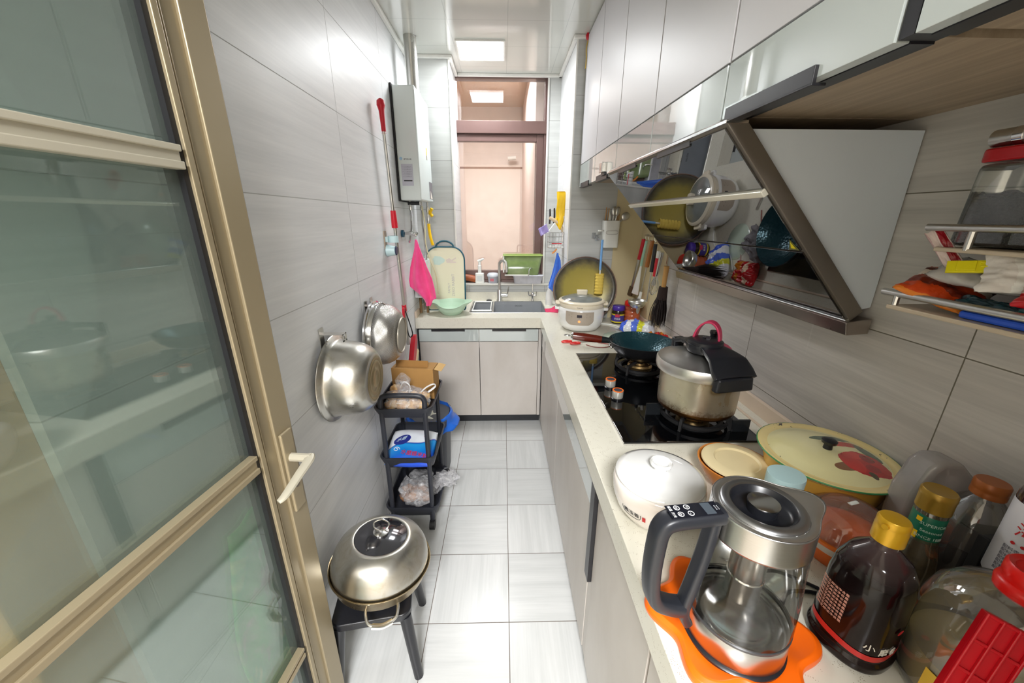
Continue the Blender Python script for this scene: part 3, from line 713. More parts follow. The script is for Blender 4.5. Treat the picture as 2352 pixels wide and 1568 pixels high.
mc = thing('mop_clip', 'pale blue cup shaped holder on the left wall below the mop clip', 'clip', (-.583, 1.935, 1.275))
MB().cyl((0, .0, 0), .030, .045, 24, 'X', .022).build('cup', M_pb, mc, bevel=.003)
MB().cyl((.045, .0, 0), .0225, .006, 24, 'X', .020).build('cap_ring', plain('navy_ring', (30, 44, 74), .4), mc)

# ============================================================ hanging pots
def hook_plate(name, y, z, label, out=.075):
    h = thing(name, label, 'hook', (-.584, y, z))
    MB().box(0, .002, -.014, .014, -.055, .020).build('plate', M_steel, h, smooth=0)
    MB().box(0, out, -.014, .014, .000, .002).build('arm', M_steel, h, smooth=0)
    m = MB(); m.box(out-.002, out, -.014, -.006, -.022, .002); m.box(out-.002, out, .006, .014, -.022, .002); m.box(out-.002, out, -.014, .014, -.024, -.018)
    m.build('lip', M_steel, h, smooth=0); return h
hook_plate('wall_hook', 1.155, 1.078, 'steel plate hook holding up the deep basin')
def xl(m, prof, seg, X):
    """lathe about the x axis: prof = (radius, x)"""
    m.X = X @ Matrix.Rotation(PI/2, 4, 'Y'); m.lathe(prof, seg); m.X = Matrix.Identity(4); return m
bs = thing('basin', 'deep stained steel basin hung upside on the left wall with ringed base', 'basin', (-.572, 1.185, .915), rot=(0, math.radians(2), 0), group=None)
prof = [(.147, .000), (.1485, .003), (.147, .006), (.134, .010), (.128, .018), (.1265, .04), (.123, .07), (.116, .095), (.105, .115), (.090, .129), (.078, .134)]
xl(MB(), prof, 72, Matrix.Identity(4)).build('body', M_steel_old, bs, smooth=50, solid=.0012)
M_ring = steel('base_rings', (176, 162, 130), .36, (120, 96, 60), .5)
xl(MB(), [(.078, .134), (.074, .1365), (.067, .1355), (.064, .133), (.060, .136), (.054, .136), (.050, .133), (.036, .133), (.033, .136), (.028, .136), (.024, .134), (0, .134)], 60, Matrix.Identity(4)).build('base', M_ring, bs, smooth=50)
hook_plate('wall_hook', 1.562, 1.078, 'small steel hook over the perforated colander', .045); hook_plate('wall_hook', 1.635, 1.080, 'second steel hook right of the colander rim', .02)
def mesh_mat():
    n = NT('perforated_steel'); P = n.sep(n.obj())
    ang = n.math('ARCTAN2', P[1], P[2]); a = n.math('SINE', n.math('MULTIPLY', ang, 150)); b = n.math('SINE', n.math('MULTIPLY', P[0], 1900))
    h = n.math('MULTIPLY', a, b); f = n.math('GREATER_THAN', h, .35)
    n.pbr(n.mix(f, srgb(206, 204, 200), srgb(120, 118, 116)), .27, 1, n.bump(h, .5, .0006)); return n.m
co = thing('colander', 'perforated steel colander hanging on the left wall behind the basin', 'colander', (-.572, 1.585, .948), rot=(0, math.radians(3), 0)); co.scale = (1.06, 1.13, 1.13)
xl(MB(), [(.124, 0), (.127, .002), (.127, .008), (.122, .011), (.120, .030), (.119, .032)], 72, Matrix.Identity(4)).build('rim', M_chrome, co, smooth=40, solid=.001)
xl(MB(), [(.119, .032), (.118, .05), (.113, .07), (.104, .088), (.090, .104), (.071, .116)], 72, Matrix.Identity(4)).build('bowl', mesh_mat(), co, smooth=60, solid=.0008)
xl(MB(), [(.071, .116), (.069, .121), (.066, .121), (.064, .117), (0, .117)], 60, Matrix.Identity(4)).build('base', plain('base_mesh', (164, 158, 146), .35, .8, bump=.5, scale=400), co, smooth=50)
m = MB(); m.tube([(.118*0+.018, -.016, .120), (.040, -.016, .128), (.052, -.004, .120), (.052, .014, .112)], .0025); m.build('wire_hook', M_chrome, co)

# ============================================================ stool and steamer
st = thing('stool', 'low black plastic stool under the covered steel wok', 'stool', (-.425, .935, 0), rot=(0, 0, math.radians(9)))
MB().rbox(0, 0, .245, .272, .235, .235, .03, 6).build('seat', M_blackp, st, bevel=.004)
for sx in (-1, 1):
    for sy in (-1, 1):
        MB().tube([(.098*sx, .098*sy, .25), (.124*sx, .124*sy, .0)], [.019, .015], sub=1, seg=14).build('leg', M_blackp, st, smooth=50)
wk = thing('covered_wok', 'two handled steel wok with domed glass topped lid on the stool', 'wok', (-.413, .945, .274), rot=(math.radians(-3), math.radians(5), 0))
M_wok_side = steel('wok_scorched', (190, 172, 138), .28, (140, 96, 44), .6)
MB().lathe([(0, 0), (.085, 0), (.115, .018), (.142, .050), (.152, .088), (.158, .092), (.158, .096), (.150, .094)], 72).build('pan', M_wok_side, wk, smooth=60, solid=.001)
lid = MB().lathe([(.151, .092), (.150, .104), (.144, .135), (.132, .158), (.112, .176), (.094, .186), (.082, .189), (.080, .187)], 72).build('lid', M_steel_old, wk, smooth=60, solid=.001)
M_dglass = mirror_dark('lid_dark_glass', .12, (.8, .8, .85), (34, 34, 38), .08)
MB().lathe([(.080, .1885), (.060, .195), (.03, .200), (0, .201)], 60).build('lid_window', M_dglass, lid, smooth=60)
MB().lathe([(0, .200), (.024, .200), (.024, .206), (.014, .209), (0, .209)], 30).build('knob_plate', M_chrome, lid)
MB().tube([(-.006, 0, .208), (-.022, .004, .214), (-.026, .016, .224), (-.004, .022, .232), (.020, .016, .224), (.018, .004, .214), (.006, 0, .208)], .0028).build('ring_pull', M_chrome, lid)
for sg in (-1, 1):
    a = math.radians(-72) if sg < 0 else math.radians(108)
    m = MB(); m.X = Matrix.Rotation(a, 4, 'Z')
    m.tube([(.130, -.045, .055), (.150, -.045, .050), (.172, -.035, .040), (.178, 0, .034), (.172, .035, .040), (.150, .045, .050), (.130, .045, .055)], .0042)
    m.tube([(.175, -.028, .037), (.180, 0, .034), (.175, .028, .037)], .010, flat=.4)
    m.build('handle', M_steel, wk)

# ============================================================ trolley with its load
tr = thing('trolley', 'three tier black rolling trolley standing by the left wall', 'trolley', (-.437, 1.60, 0))
M_tr = plain('trolley_black', (44, 46, 54), .4, var=.05)
def tray(z, h):
    m = MB(); seg = 6; r0, r1 = .035, .03
    def ring(sx, sy, r, z_):
        out = []
        for q, (a, b) in enumerate(((1, 1), (-1, 1), (-1, -1), (1, -1))):
            for i in range(seg+1):
                t = (q+i/seg)*PI/2; out.append((a*(sx-r)+r*math.cos(t), b*(sy-r)+r*math.sin(t), z_))
        return out
    R = [ring(.112, .142, r1, z), ring(.122, .155, r0, z+h), ring(.128, .161, r0, z+h), ring(.128, .161, r0, z+h-.006), ring(.118, .151, r0, z+h-.004), ring(.110, .140, r1, z+.004)]
    n_ = len(R[0]); vs_ = sum(R, []); fs = [tuple(range(n_))[::-1]]
    for k in (0,):
        fs += [(k*n_+i, k*n_+(i+1) % n_, (3)*n_+(i+1) % n_, 3*n_+i) for i in range(n_)]
    fs += [(3*n_+i, 3*n_+(i+1) % n_, 2*n_+(i+1) % n_, 2*n_+i) for i in range(n_)]
    fs += [(2*n_+i, 2*n_+(i+1) % n_, 1*n_+(i+1) % n_, 1*n_+i) for i in range(n_)]
    fs += [(1*n_+i, 1*n_+(i+1) % n_, 5*n_+(i+1) % n_, 5*n_+i) for i in range(n_)]
    fs += [tuple(range(5*n_, 6*n_))]
    m.add(vs_, fs); return m.build('tray', M_tr, tr, smooth=40)
for z, h in ((.072, .058), (.345, .060), (.602, .050)): tray(z, h)
for sx in (-1, 1):
    for sy in (-1, 1): MB().tube([(.094*sx, .145*sy, .06), (.094*sx, .145*sy, .655)], .0105, sub=1, seg=12).build('post', M_tr, tr, smooth=50)
for sy in (-1, 1):
    MB().tube([(-.094, .145*sy, .65), (-.094, .145*sy, .685), (-.080, .147*sy, .706), (-.04, .148*sy, .712), (.04, .148*sy, .712), (.080, .147*sy, .706), (.094, .145*sy, .685), (.094, .145*sy, .65)], .0115).build('handle', M_tr, tr, smooth=60)
for sx in (-1, 1):
    for sy in (-1, 1):
        cst = MB().lathe([(0, .045), (.012, .045), (.012, .075), (0, .075)], 14, (.09*sx, .14*sy, 0)).build('caster', M_tr, tr)
        MB().cyl((.09*sx-.012, .14*sy-.012, .0235), .0235, .024, 20, 'X').build('wheel', M_blackm, cst)
def bag_mat(name, c=(.9, .9, .92), op=.34):
    n = NT(name); o = n.obj(); v = n.noise(o, 26, 5, .65, 1.5)
    tp = n.new('ShaderNodeBsdfTransparent'); tp.inputs[0].default_value = (.96, .96, .97, 1)
    g = n.new('ShaderNodeBsdfPrincipled'); g.inputs['Base Color'].default_value = (*c, 1); g.inputs['Roughness'].default_value = .12; g.inputs['Specular IOR Level'].default_value = .9
    n.link(n.bump(v, .9, .004), g.inputs['Normal'])
    f = n.ramp(v, (.35, (op*.35,)*3), (.6, (op,)*3), (.75, (min(1, op*2.2),)*3))
    m = n.new('ShaderNodeMixShader'); n.link(f, m.inputs[0]); n.link(tp.outputs[0], m.inputs[1]); n.link(g.outputs[0], m.inputs[2])
    n.link(m.outputs[0], n.out.inputs[0]); return n.m
M_bag = bag_mat('clear_bag')
def bread_mat():
    n = NT('bread_rolls'); v = n.noise(n.obj(), 34, 4, .6, .6)
    n.pbr(n.ramp(v, (.3, srgb(176, 120, 62)), (.5, srgb(222, 180, 124)), (.7, srgb(240, 220, 184))), .7, 0, n.bump(v, .5, .004)); return n.m
M_bread = bread_mat()
bb = thing('bread_bag', 'clear plastic bag of bread rolls on the top trolley tray', 'bag of bread', (-.435, 1.535, .618))
random.seed(3)
for i in range(9):
    x = -.065+.045*(i % 4); y = -.03+.045*(i//4)
    MB().blob((x, y, .022+.018*(i//4)), .030, .026, .022, .25, 2, 16, 12, i).build('bread_roll', M_bread, bb, smooth=80)
MB().blob((0, .0, .035), .100, .075, .050, .22, 2.0, 56, 36, 4, floor=.002).build('film', M_bag, bb, smooth=80)
m = MB(); m.grid(lambda u, v: (-.02+.05*math.cos(u*6.283)*(.4+.6*v)*(1-.3*v), .02+.035*math.sin(u*6.283), .06+.07*v+.02*noise.noise(Vector((u*5, v*4, 1)))), 30, 12, cu=True)
m.build('bag_neck', M_bag, bb, smooth=80)
m = MB(); m.tube([(.06, .01, .065), (.085, .02, .085), (.115, .03, .095), (.12, .035, .08), (.09, .02, .06)], .006, flat=.4); m.tube([(-.03, .0, .09), (-.01, .0, .12), (.015, .0, .10), (.01, .0, .06)], .005, flat=.4)
m.build('bag_handle', plain('bag_white_edge', (232, 232, 232), .3), bb)
M_kraft = plain('kraft_card', (172, 130, 74), .8, var=.12, scale=14)
kb = thing('cardboard_box', 'torn brown cardboard box at the back of the top trolley tray', 'box', (-.425, 1.672, .612), rot=(0, 0, math.radians(-6)))
MB().box(-.10, .10, -.045, .045, 0, .150).build('body', M_kraft, kb, smooth=0)
MB().box(-.085, .070, -.052, -.049, .075, .175).build('flap', plain('kraft_dark', (156, 114, 60), .8, var=.1, scale=20), kb, smooth=0, rot=(math.radians(-8), 0, 0), loc=(0, .012, .0))
MB().box(.070, .105, -.04, .045, .150, .152).build('flap', plain('kraft_light', (206, 168, 108), .8), kb, smooth=0, rot=(0, math.radians(14), 0), loc=(0, 0, .02))
MB().cyl((-.065, -.0455, .075), .008, -.002, 16, 'Y').build('hand_hole', M_blackm, kb)
def blue_bag_mat():
    n = NT('blue_flour_bag'); P = n.sep(n.obj()); o = n.obj()
    f = n.math('ADD', n.math('ADD', P[1], n.math('MULTIPLY', P[0], -.25)), n.math('MULTIPLY', n.math('SINE', n.math('MULTIPLY', P[0], 38)), .010))
    c = n.ramp(n.math('ADD', n.math('MULTIPLY', f, 3.6), .5), (.0, srgb(60, 96, 226)), (.22, srgb(48, 92, 222)), (.32, srgb(14, 112, 206)), (.50, srgb(38, 150, 220)), (.52, srgb(20, 60, 170)), (.545, srgb(226, 232, 240)), (1, srgb(206, 208, 216)))
    v = n.noise(o, 14, 4, .5, .6); n.pbr(c, .2, 0, n.bump(v, .6, .004), Coat_Weight=.5); return n.m
fb_ = thing('flour_bag', 'blue and white printed flour bag lying on the middle trolley tray', 'bag', (-.435, 1.555, .352), rot=(math.radians(24), 0, math.radians(-4)))
def pil(u, v, hx_, hy_, t):
    x = (u*2-1); y = (v*2-1)
    e = max(0, (1-x**4)*(1-y**4))**.5
    return Vector((x*hx_*(1-.05*y*y), y*hy_*(1-.08*x*x), t*e*(1+.15*noise.noise(Vector((x*2.2, y*2.2, 0))))))
def pillow(hx_, hy_, t, nu=36, nv=30):
    m = MB(); m.grid(lambda u, v: tuple(pil(u, v, hx_, hy_, t)), nu, nv)
    m.grid(lambda u, v: (lambda p: (p.x, p.y, -.5*p.z))(pil(u, v, hx_, hy_, t)), nu, nv); return m
pillow(.112, .098, .036).build('film', blue_bag_mat(), fb_, smooth=80, loc=(0, 0, .045))
def onp(dz=.0): return lambda u, v, w_: (lambda p: Vector((p.x, p.y, p.z+dz+w_)))(pil((u/.112+1)/2, (v/.098+1)/2, .112, .098, .036))
MB().grid(lambda u, v: tuple(onp(.0012)(-.045+.038*(v)*math.cos(u*6.283), .022+.026*v*math.sin(u*6.283)+.3*(.038*v*math.cos(u*6.283)), 0)), 30, 5, cu=True).build('oval_emblem', plain('emblem_navy', (40, 50, 130), .25), fb_, smooth=80, loc=(0, 0, .045))
text('print', '水磨', .026, plain('print_pale', (190, 214, 232), .4), fb_, fn=lambda u, v, w_: onp(.003)(-.047+u*.8+.3*v, .024+v*.9+.35*u, w_), loc=(0, 0, .045))
for i, ch in enumerate('水磨糯米粉'):
    text('print', ch, .026, M_inkr, fb_, fn=lambda u, v, w_, i=i: onp(.003)(-.022+i*.026+u, -.044-.004*i+v, w_), loc=(0, 0, .045))
text('print', '福', .022, M_inkr, fb_, fn=lambda u, v, w_: onp(.003)(.065+u, .045+v, w_), loc=(0, 0, .045))
m = MB(); m.tube([tuple(onp(.002)(-.060+.016*math.cos(t*.5)*(1-t/22), -.030+.013*math.sin(t*.5)*(1-t/22), 0)) for t in range(0, 18)], .0014, sub=2, seg=6); m.build('wave_swirl', M_inkw, fb_, loc=(0, 0, .045))
lb = thing('onion_bag', 'crumpled clear bag of vegetables on the bottom trolley tray', 'bag', (-.430, 1.585, .084))
for i in range(7): MB().blob((-.06+.034*(i % 4), -.04+.05*(i//4), .026), .030, .028, .022, .3, 2, 16, 12, 20+i).build('vegetable', plain('brown_root%d' % i, ((150, 110, 80), (176, 132, 96), (134, 98, 74))[i % 3], .6, var=.2), lb, smooth=80)
MB().blob((0, .0, .048), .100, .110, .060, .22, 2.0, 60, 40, 9, floor=.001).build('film', bag_mat('clear_bag_low', (.88, .88, .9), .42), lb, smooth=80)
MB().blob((.13, .02, .085), .060, .050, .036, .4, 3, 40, 30, 12).build('film_end', M_bag, lb, smooth=80)
bp = thing('black_pan', 'dark frying pan lying in the back of the bottom trolley tray', 'pan', (-.42, 1.655, .155))
MB().lathe([(0, 0), (.075, 0), (.088, .03), (.092, .034), (.085, .030), (.072, .006), (0, .006)], 40).build('body', M_blackp, bp, smooth=50)
MB().tube([(.07, -.02, .03), (.11, -.03, .04), (.135, -.035, .05)], [.010, .012, .010]).build('handle', M_blackp, bp)
# ---- bin with blue bag
bn = thing('waste_bin', 'dark grey waste bin lined with a blue bag behind the trolley', 'bin', (-.425, 1.905, 0))
MB().rbox(0, 0, 0, .375, .19, .21, .04, 8, 1.16).build('bucket', plain('bin_grey', (66, 68, 74), .45), bn, smooth=40)
M_bluebag = plain('blue_liner', (34, 112, 226), .25, bump=.9, scale=22, Transmission_Weight=.15)
def liner(u, v):
    t = u*2*PI; k = 1.0+.06*noise.noise(Vector((math.cos(t)*2, math.sin(t)*2, v*3)))
    prof_ = [(.100, .30), (.118, .375), (.124, .392), (.132, .380), (.136, .345), (.140+.03*max(0, math.cos(t-.2)), .315)]
    i = v*(len(prof_)-1); j = min(int(i), len(prof_)-2); f = i-j
    r = prof_[j][0]*(1-f)+prof_[j+1][0]*f; z = prof_[j][1]*(1-f)+prof_[j+1][1]*f
    return (r*k*math.cos(t)*.98, r*k*math.sin(t)*1.05, z+.010*noise.noise(Vector((math.cos(t)*5, math.sin(t)*5, v*4))))
MB().grid(liner, 64, 20, cu=True).build('liner_bag', M_bluebag, bn, smooth=80, solid=.001)
MB().blob((0, 0, .345), .09, .10, .035, .4, 3, 30, 18, 3).build('rubbish', plain('rubbish_pale', (206, 204, 186), .6, var=.2), bn, smooth=80)
# ============================================================ sink counter things
M_mint = plain('mint_plastic', (186, 214, 190), .45, var=.04, scale=60)
gb = thing('mixing_bowl', 'pale green wavy rimmed bowl on the worktop corner before the cutting board', 'bowl', (-.358, 2.525, .803))
def mintbowl(u, v):
    t = u*2*PI; pr = [(0, 0), (.055, 0), (.062, .004), (.085, .030), (.101, .060), (.110, .085)]
    i = v*(len(pr)-1); j = min(int(i), len(pr)-2); f = i-j
    r = pr[j][0]*(1-f)+pr[j+1][0]*f; z = pr[j][1]*(1-f)+pr[j+1][1]*f
    wing = max(0, abs(math.cos(t))-.80)/.20; dip = max(0, -math.sin(t)-.55)/.45
    if v > .8: k = (v-.8)/.2; r += .034*wing*k; z += (.006*wing-.028*dip**1.3)*k
    return (r*math.cos(t), r*math.sin(t), z)
MB().grid(mintbowl, 96, 40, cu=True).build('body', M_mint, gb, smooth=70, solid=.003)
cbd = thing('cutting_board', 'cream plastic cutting board with teal edge and loop handle standing behind the green bowl', 'cutting board', (-.405, 2.632, .806), rot=(math.radians(-4), 0, 0))
def rrect(w_, h_, r, seg=10, y0=0):
    pts = []
    for q, (a, b) in enumerate(((1, 1), (-1, 1), (-1, -1), (1, -1))):
        rr = r if b > 0 else .02
        for i in range(seg+1):
            t = (q+i/seg)*PI/2; pts.append((a*(w_/2-rr)+rr*math.cos(t), y0+h_/2+b*(h_/2-rr)+rr*math.sin(t)))
    return pts
MB().prism(rrect(.262, .432, .085), -.004, .004, 'Y').build('board', plain('board_cream', (232, 228, 200), .45, var=.03, scale=5), cbd, smooth=30)
m = MB(); m.tube([(x, 0, z) for x, z in rrect(.266, .438, .087, 8, -.002)], .006, close=True, sub=1, seg=10); m.tube([(-.062, 0, .438), (-.050, 0, .458), (-.02, 0, .474), (.02, 0, .474), (.050, 0, .458), (.062, 0, .438)], .0055)
m.build('edge_band', plain('teal_rubber', (20, 86, 104), .5), cbd, smooth=60)
MB().prism([(-.085, .355), (-.070, .375), (-.03, .372), (.0, .352), (-.005, .335), (-.04, .315), (-.075, .318)], -.0046, -.0040, 'Y').build('print_shape', plain('print_teal', (200, 222, 212), .5), cbd, smooth=0)
MB().prism([(.005, .35), (.03, .362), (.045, .35), (.075, .366), (.078, .360), (.05, .340), (.078, .336), (.076, .330), (.04, .328), (.01, .330)], -.0046, -.0040, 'Y').build('print_shape', plain('print_pinkish', (220, 208, 196), .5), cbd, smooth=0)
M_bprint = plain('board_print', (190, 186, 186), .5)
text('print', 'ZERO RABBIT', .026, M_bprint, cbd, loc=(.052, -.0044, .175), rot=(PI/2, -PI/2, 0), depth=.0002)
text('print', 'FAMILY', .022, M_bprint, cbd, loc=(.022, -.0044, .155), rot=(PI/2, -PI/2, 0), depth=.0002)
br = thing('rolled_pouch', 'short brown roll lying on the window sill beside the cutting board', 'roll', (-.245, 3.0, .972), rot=(0, math.radians(11), 0))
MB().tube([(-.07, 0, 0), (-.02, 0, .001), (.045, 0, 0), (.050, 0, 0)], [.024, .026, .027, .022], sub=3, seg=20).build('body', plain('brown_roll', (164, 84, 40), .45, bump=.4), br)
pu = thing('pump_bottle', 'white pump bottle standing on the window sill left of the faucet', 'bottle', (-.188, 2.992, .94))
MB().rbox(0, 0, 0, .078, .072, .052, .014, 6, .94).build('body', M_white, pu, bevel=.004)
MB().lathe([(.014, .076), (.014, .135), (.010, .14), (.010, .165), (0, .165)], 20).build('collar', M_white, pu)
MB().tube([(-.012, 0, .168), (.006, 0, .176), (.030, -.004, .186), (.034, -.004, .180)], [.012, .011, .007, .004]).build('pump_head', M_white, pu)
MB().box(-.02, .022, -.0268, -.0262, .018, .060).build('label', plain('pump_label', (214, 218, 216), .5), pu, smooth=0)
tb = thing('lidded_tub', 'round grey lidded tub with red print on the window sill', 'tub', (-.083, 2.993, .94))
MB().lathe([(0, 0), (.036, 0), (.043, .05), (0, .05)], 32).build('body', plain('tub_grey', (188, 190, 200), .35), tb, smooth=50)
MB().lathe([(.046, .05), (.048, .056), (.046, .068), (.034, .078), (0, .082)], 32).build('lid', plain('lid_grey_white', (216, 220, 228), .25), tb, smooth=50)
MB().grid(lambda u, v: (.0412*math.cos(-2.1+u*.7)*(1+.08*v), .0412*math.sin(-2.1+u*.7)*(1+.08*v), .018+.02*v), 8, 2).build('print', plain('tub_print', (226, 130, 140), .4), tb)
rt = thing('food_box', 'translucent white rectangular box on the sill under the green basket', 'box', (.193, 2.978, .94))
MB().rbox(0, 0, 0, .066, .215, .075, .014, 6, 1.08).build('body', glass('milky_plastic', (.9, .9, .93), .08, .2, .8, (.88, .88, .93)), rt)
MB().rbox(0, 0, .060, .068, .246, .090, .016, 6).build('rim', plain('milky_rim', (226, 228, 238), .3), rt, bevel=.002)
def tapered_tub(m, w0, d0, w1, d1, h):
    r = .02
    def ring(w_, d_, z): return [(a*(w_/2-r)+r*math.cos((q+i/5)*PI/2), b*(d_/2-r)+r*math.sin((q+i/5)*PI/2), z) for q, (a, b) in enumerate(((1, 1), (-1, 1), (-1, -1), (1, -1))) for i in range(6)]
    R = ring(w0, d0, 0)+ring(w1, d1, h); n_ = 24
    m.add(R, [tuple(range(n_))[::-1]]+[(i, (i+1) % n_, n_+(i+1) % n_, n_+i) for i in range(n_)]); return m
gbk = thing('drain_basket', 'translucent green draining basket stacked on the white box at the window', 'basket', (.150, 2.972, 1.010))
M_grnb = glass('green_basket', (.72, .84, .52), .06, .15, .5, (.52, .66, .30))
tapered_tub(MB(), .245, .075, .300, .088, .150).build('body', M_grnb, gbk, solid=.002)
m = MB(); m.tube([(-.152, -.046, .15), (.152, -.046, .15), (.152, .046, .15), (-.152, .046, .15)], .005, close=True, sub=1); m.build('rim', plain('green_rim', (176, 200, 110), .35), gbk, smooth=60)
MB().box(-.14, .05, -.040, -.034, -.006, .004).build('white_tray_edge', M_white, gbk, smooth=0, bevel=.002)
MB().rbox(-.148, -.02, .02, .150, .012, .05, .004).build('white_side', M_white, gbk)
for i in range(6):
    MB().blob((-.09+.036*i, 0, .045+.012*(i % 2)), .034, .026, .034, .5, 3, 20, 14, 40+i).build('leafy_greens', plain('greens_%d' % i, (96+10*(i % 3), 134, 44), .6, var=.3, scale=60), gbk, smooth=80)
# right of the sink
pk = thing('cleaning_cloth', 'small red pink cloth folded on the worktop right of the sink', 'cloth', (.352, 2.60, .804))
MB().grid(lambda u, v: (-.055+.11*u, -.05+.10*v+.01*math.sin(6*u), .001+.045*max(0, 1-abs(u-.75)*2.2)*max(0, 1-abs(v-.6)*1.8)), 20, 20).build('cloth', plain('cloth_rose', (222, 60, 104), .85, bump=.4, scale=90), pk, smooth=80, solid=.003)
wb_ = thing('soap_bottle', 'small translucent white bottle in the corner right of the sink', 'bottle', (.347, 2.80, .803))
MB().lathe([(0, 0), (.026, 0), (.027, .02), (.026, .09), (.014, .115), (.012, .125), (0, .125)], 24).build('body', plain('bottle_milky', (226, 226, 222), .3), wb_, smooth=50)
MB().lathe([(.013, .122), (.013, .145), (0, .147)], 20).build('cap', M_white, wb_)

# ============================================================ column caddy and cloths
cd_ = thing('wire_caddy', 'small white wire caddy packed with cleaning things on the side of the tiled column', 'caddy', (.350, 2.585, 1.245))
m = MB()
for z in (0, .035, .07, .098): m.tube([(-.048, -.045, z), (.050, -.045, z), (.050, .045, z), (-.048, .045, z)], .0018, close=True, sub=1, seg=6)
for i in range(6): m.tube([(-.048+.0196*i, -.045, .098), (-.048+.0196*i, -.045, 0), (-.048+.0196*i, .045, 0), (-.048+.0196*i, .045, .098)], .0014, sub=1, seg=6)
m.build('wire_frame', M_chrome, cd_)
MB().box(-.046, .048, -.042, .042, .002, .010).build('tray', M_white, cd_, smooth=0)
MB().tube([(-.03, -.044, .028), (.035, -.044, .028)], .003, sub=1).build('red_line', M_red, cd_)
m = MB().tube([(.045, .0, .02), (.052, .0, .15), (.050, 0, .20)], .003); m.build('back_hook', M_chrome, cd_)
def top(o, l, c, g=None): return tag(o, l, c, g)
sp = MB().prism([(-.05, 0), (.045, -.002), (.0, .066)], -.014, .012, 'Y').build('sponge', plain('sponge_white', (232, 234, 232), .8, bump=.3, scale=120), loc=(.340, 2.575, 1.340), bevel=.003, smooth=0)
top(sp, 'white triangular sponge sticking out of the wire caddy', 'sponge')
sq = MB().grid(lambda u, v: (-.03+.06*u, .01*math.sin(u*7)*v, -.025+.05*v+.012*u), 14, 10).build('candy_wrapper', plain('wrapper_purple', (176, 160, 226), .3, var=.25, scale=60), loc=(.268, 2.56, 1.352), smooth=80, solid=.003, rot=(0, math.radians(-20), 0))
top(sq, 'small purple wrapper poking out left of the wire caddy', 'wrapper')
br_ = thing('dish_brush', 'curved wooden dish brush lying across the wire caddy', 'brush', (.358, 2.60, 1.39))
MB().tube([(-.052, 0, .045), (-.02, 0, .030), (.02, 0, .0), (.045, 0, -.05)], [.010, .012, .012, .009]).build('handle', plain('pale_wood', (224, 200, 164), .5), br_)
for i, (x, z) in enumerate(((-.045, .03), (-.016, .03), (.014, .03))):
    k = MB().tube([(x, 0, 0), (x+.002, 0, .05), (x, 0, .088), (x-.002, 0, .096)], [.006, .0065, .006, .002], seg=10).build('fork', M_blackp, loc=(.357, 2.63, 1.395+.006*(i % 2)))
    top(k, ('short black fork handle, left of the three in the wire caddy', 'tall black fork handle in the middle of the three in the wire caddy', 'black fork handle beside the yellow glove, right of the three')[i], 'utensil', 'black handles in the wire caddy')
gl = thing('rubber_glove', 'bright yellow rubber glove hanging on the column above the caddy', 'glove', (.388, 2.60, 1.36))
def glv(u, v):
    t = u*2*PI; w_ = .036*(1-.15*v) if v < .55 else .033*(1-(v-.55)*1.4)
    return (w_*math.cos(t)*(1+.12*math.sin(5*t+v*7)) - .016*v**2, .013*math.sin(t)*(1+.3*math.sin(9*v)), .235*(1-v)+.004*math.sin(v*20+t))
MB().grid(glv, 32, 40, cu=True).build('cuff', M_yellow, gl, smooth=80)
for i in range(4):
    MB().tube([(-.030+.014*i-.004, 0, .075), (-.034+.011*i, -.002, .045), (-.030+.009*i, 0, .005-.006*(i % 2))], [.0085, .0085, .005]).build('finger', M_yellow, gl)
oc = MB().tube([(-.018, 0, -.014), (0, 0, 0), (.012, 0, .016)], [.005, .006, .004]).build('peg', plain('orange_peg', (240, 150, 60), .4), loc=(.345, 2.56, 1.222)); top(oc, 'tiny orange peg between the caddy and the blue cloth', 'peg')
M_blue = towel_mat('towel_blue', (34, 92, 206), (76, 134, 236))
bt = towel('towel', [(-.003, 0), (-.012, -.05), (-.030, -.14), (-.050, -.21), (-.052, -.235), (-.02, -.26), (-.004, -.275)], [(.003, 0), (.022, -.05), (.028, -.10), (.022, -.15), (.012, -.20), (.012, -.24), (.006, -.275)], .362, 2.55, 1.212, '', M_blue, .008, 4, .004)
top(bt, 'small blue cloth hanging below the wire caddy by the column', 'towel')

# ---- cutlery holder on the column front
ch = thing('cutlery_holder', 'white cutlery holder box on the tiled column above the big wok', 'holder', (.655, 2.365, 1.262))
MB().rbox(0, 0, 0, .158, .094, .066, .016, 6, 1.04).build('body', M_white, ch, bevel=.002)
MB().tube([(-.028, -.037, .080), (.028, -.037, .080), (.030, -.037, .098), (-.030, -.037, .098)], .0018, close=True).build('embossed_ring', plain('shadow_white', (206, 204, 200), .4), ch)
MB().lathe([(.014, -.004), (.018, -.004), (.018, .004), (.014, .004)], 20, (-.064, -.02, .10)).build('side_ring', M_white, ch)
def util(name, lbl, cat, parts, loc=(0, 0, 0), grp=None):
    t = thing(name, lbl, cat, loc, group=grp)
    for pn, mb, mt in parts: mb.build(pn, mt, t, smooth=60)
    return t
M_bam = plain('bamboo', (196, 148, 92), .55)
for i, (x, l) in enumerate(((-.036, 'leftmost bamboo chopstick in the white cutlery holder'), (-.022, 'bamboo chopstick beside the white knife in the cutlery holder'), (.034, 'bamboo chopstick right of the steel spoons in the cutlery holder'), (.044, 'rightmost bamboo chopstick in the cutlery holder'))):
    c_ = MB().tube([(0, 0, 0), (.004, 0, .10)], [.0035, .003], sub=1, seg=8).build('chopstick', M_bam, loc=(.655+x, 2.372, 1.395-.004*i)); top(c_, l, 'chopstick', 'chopsticks in the white holder')
kn = MB().prism([(-.006, 0), (.008, 0), (.010, .05), (-.002, .075)], -.0015, .0015, 'Y').build('table_knife', M_white, loc=(.638, 2.355, 1.395), smooth=0); top(kn, 'white pointed knife in the cutlery holder', 'knife')
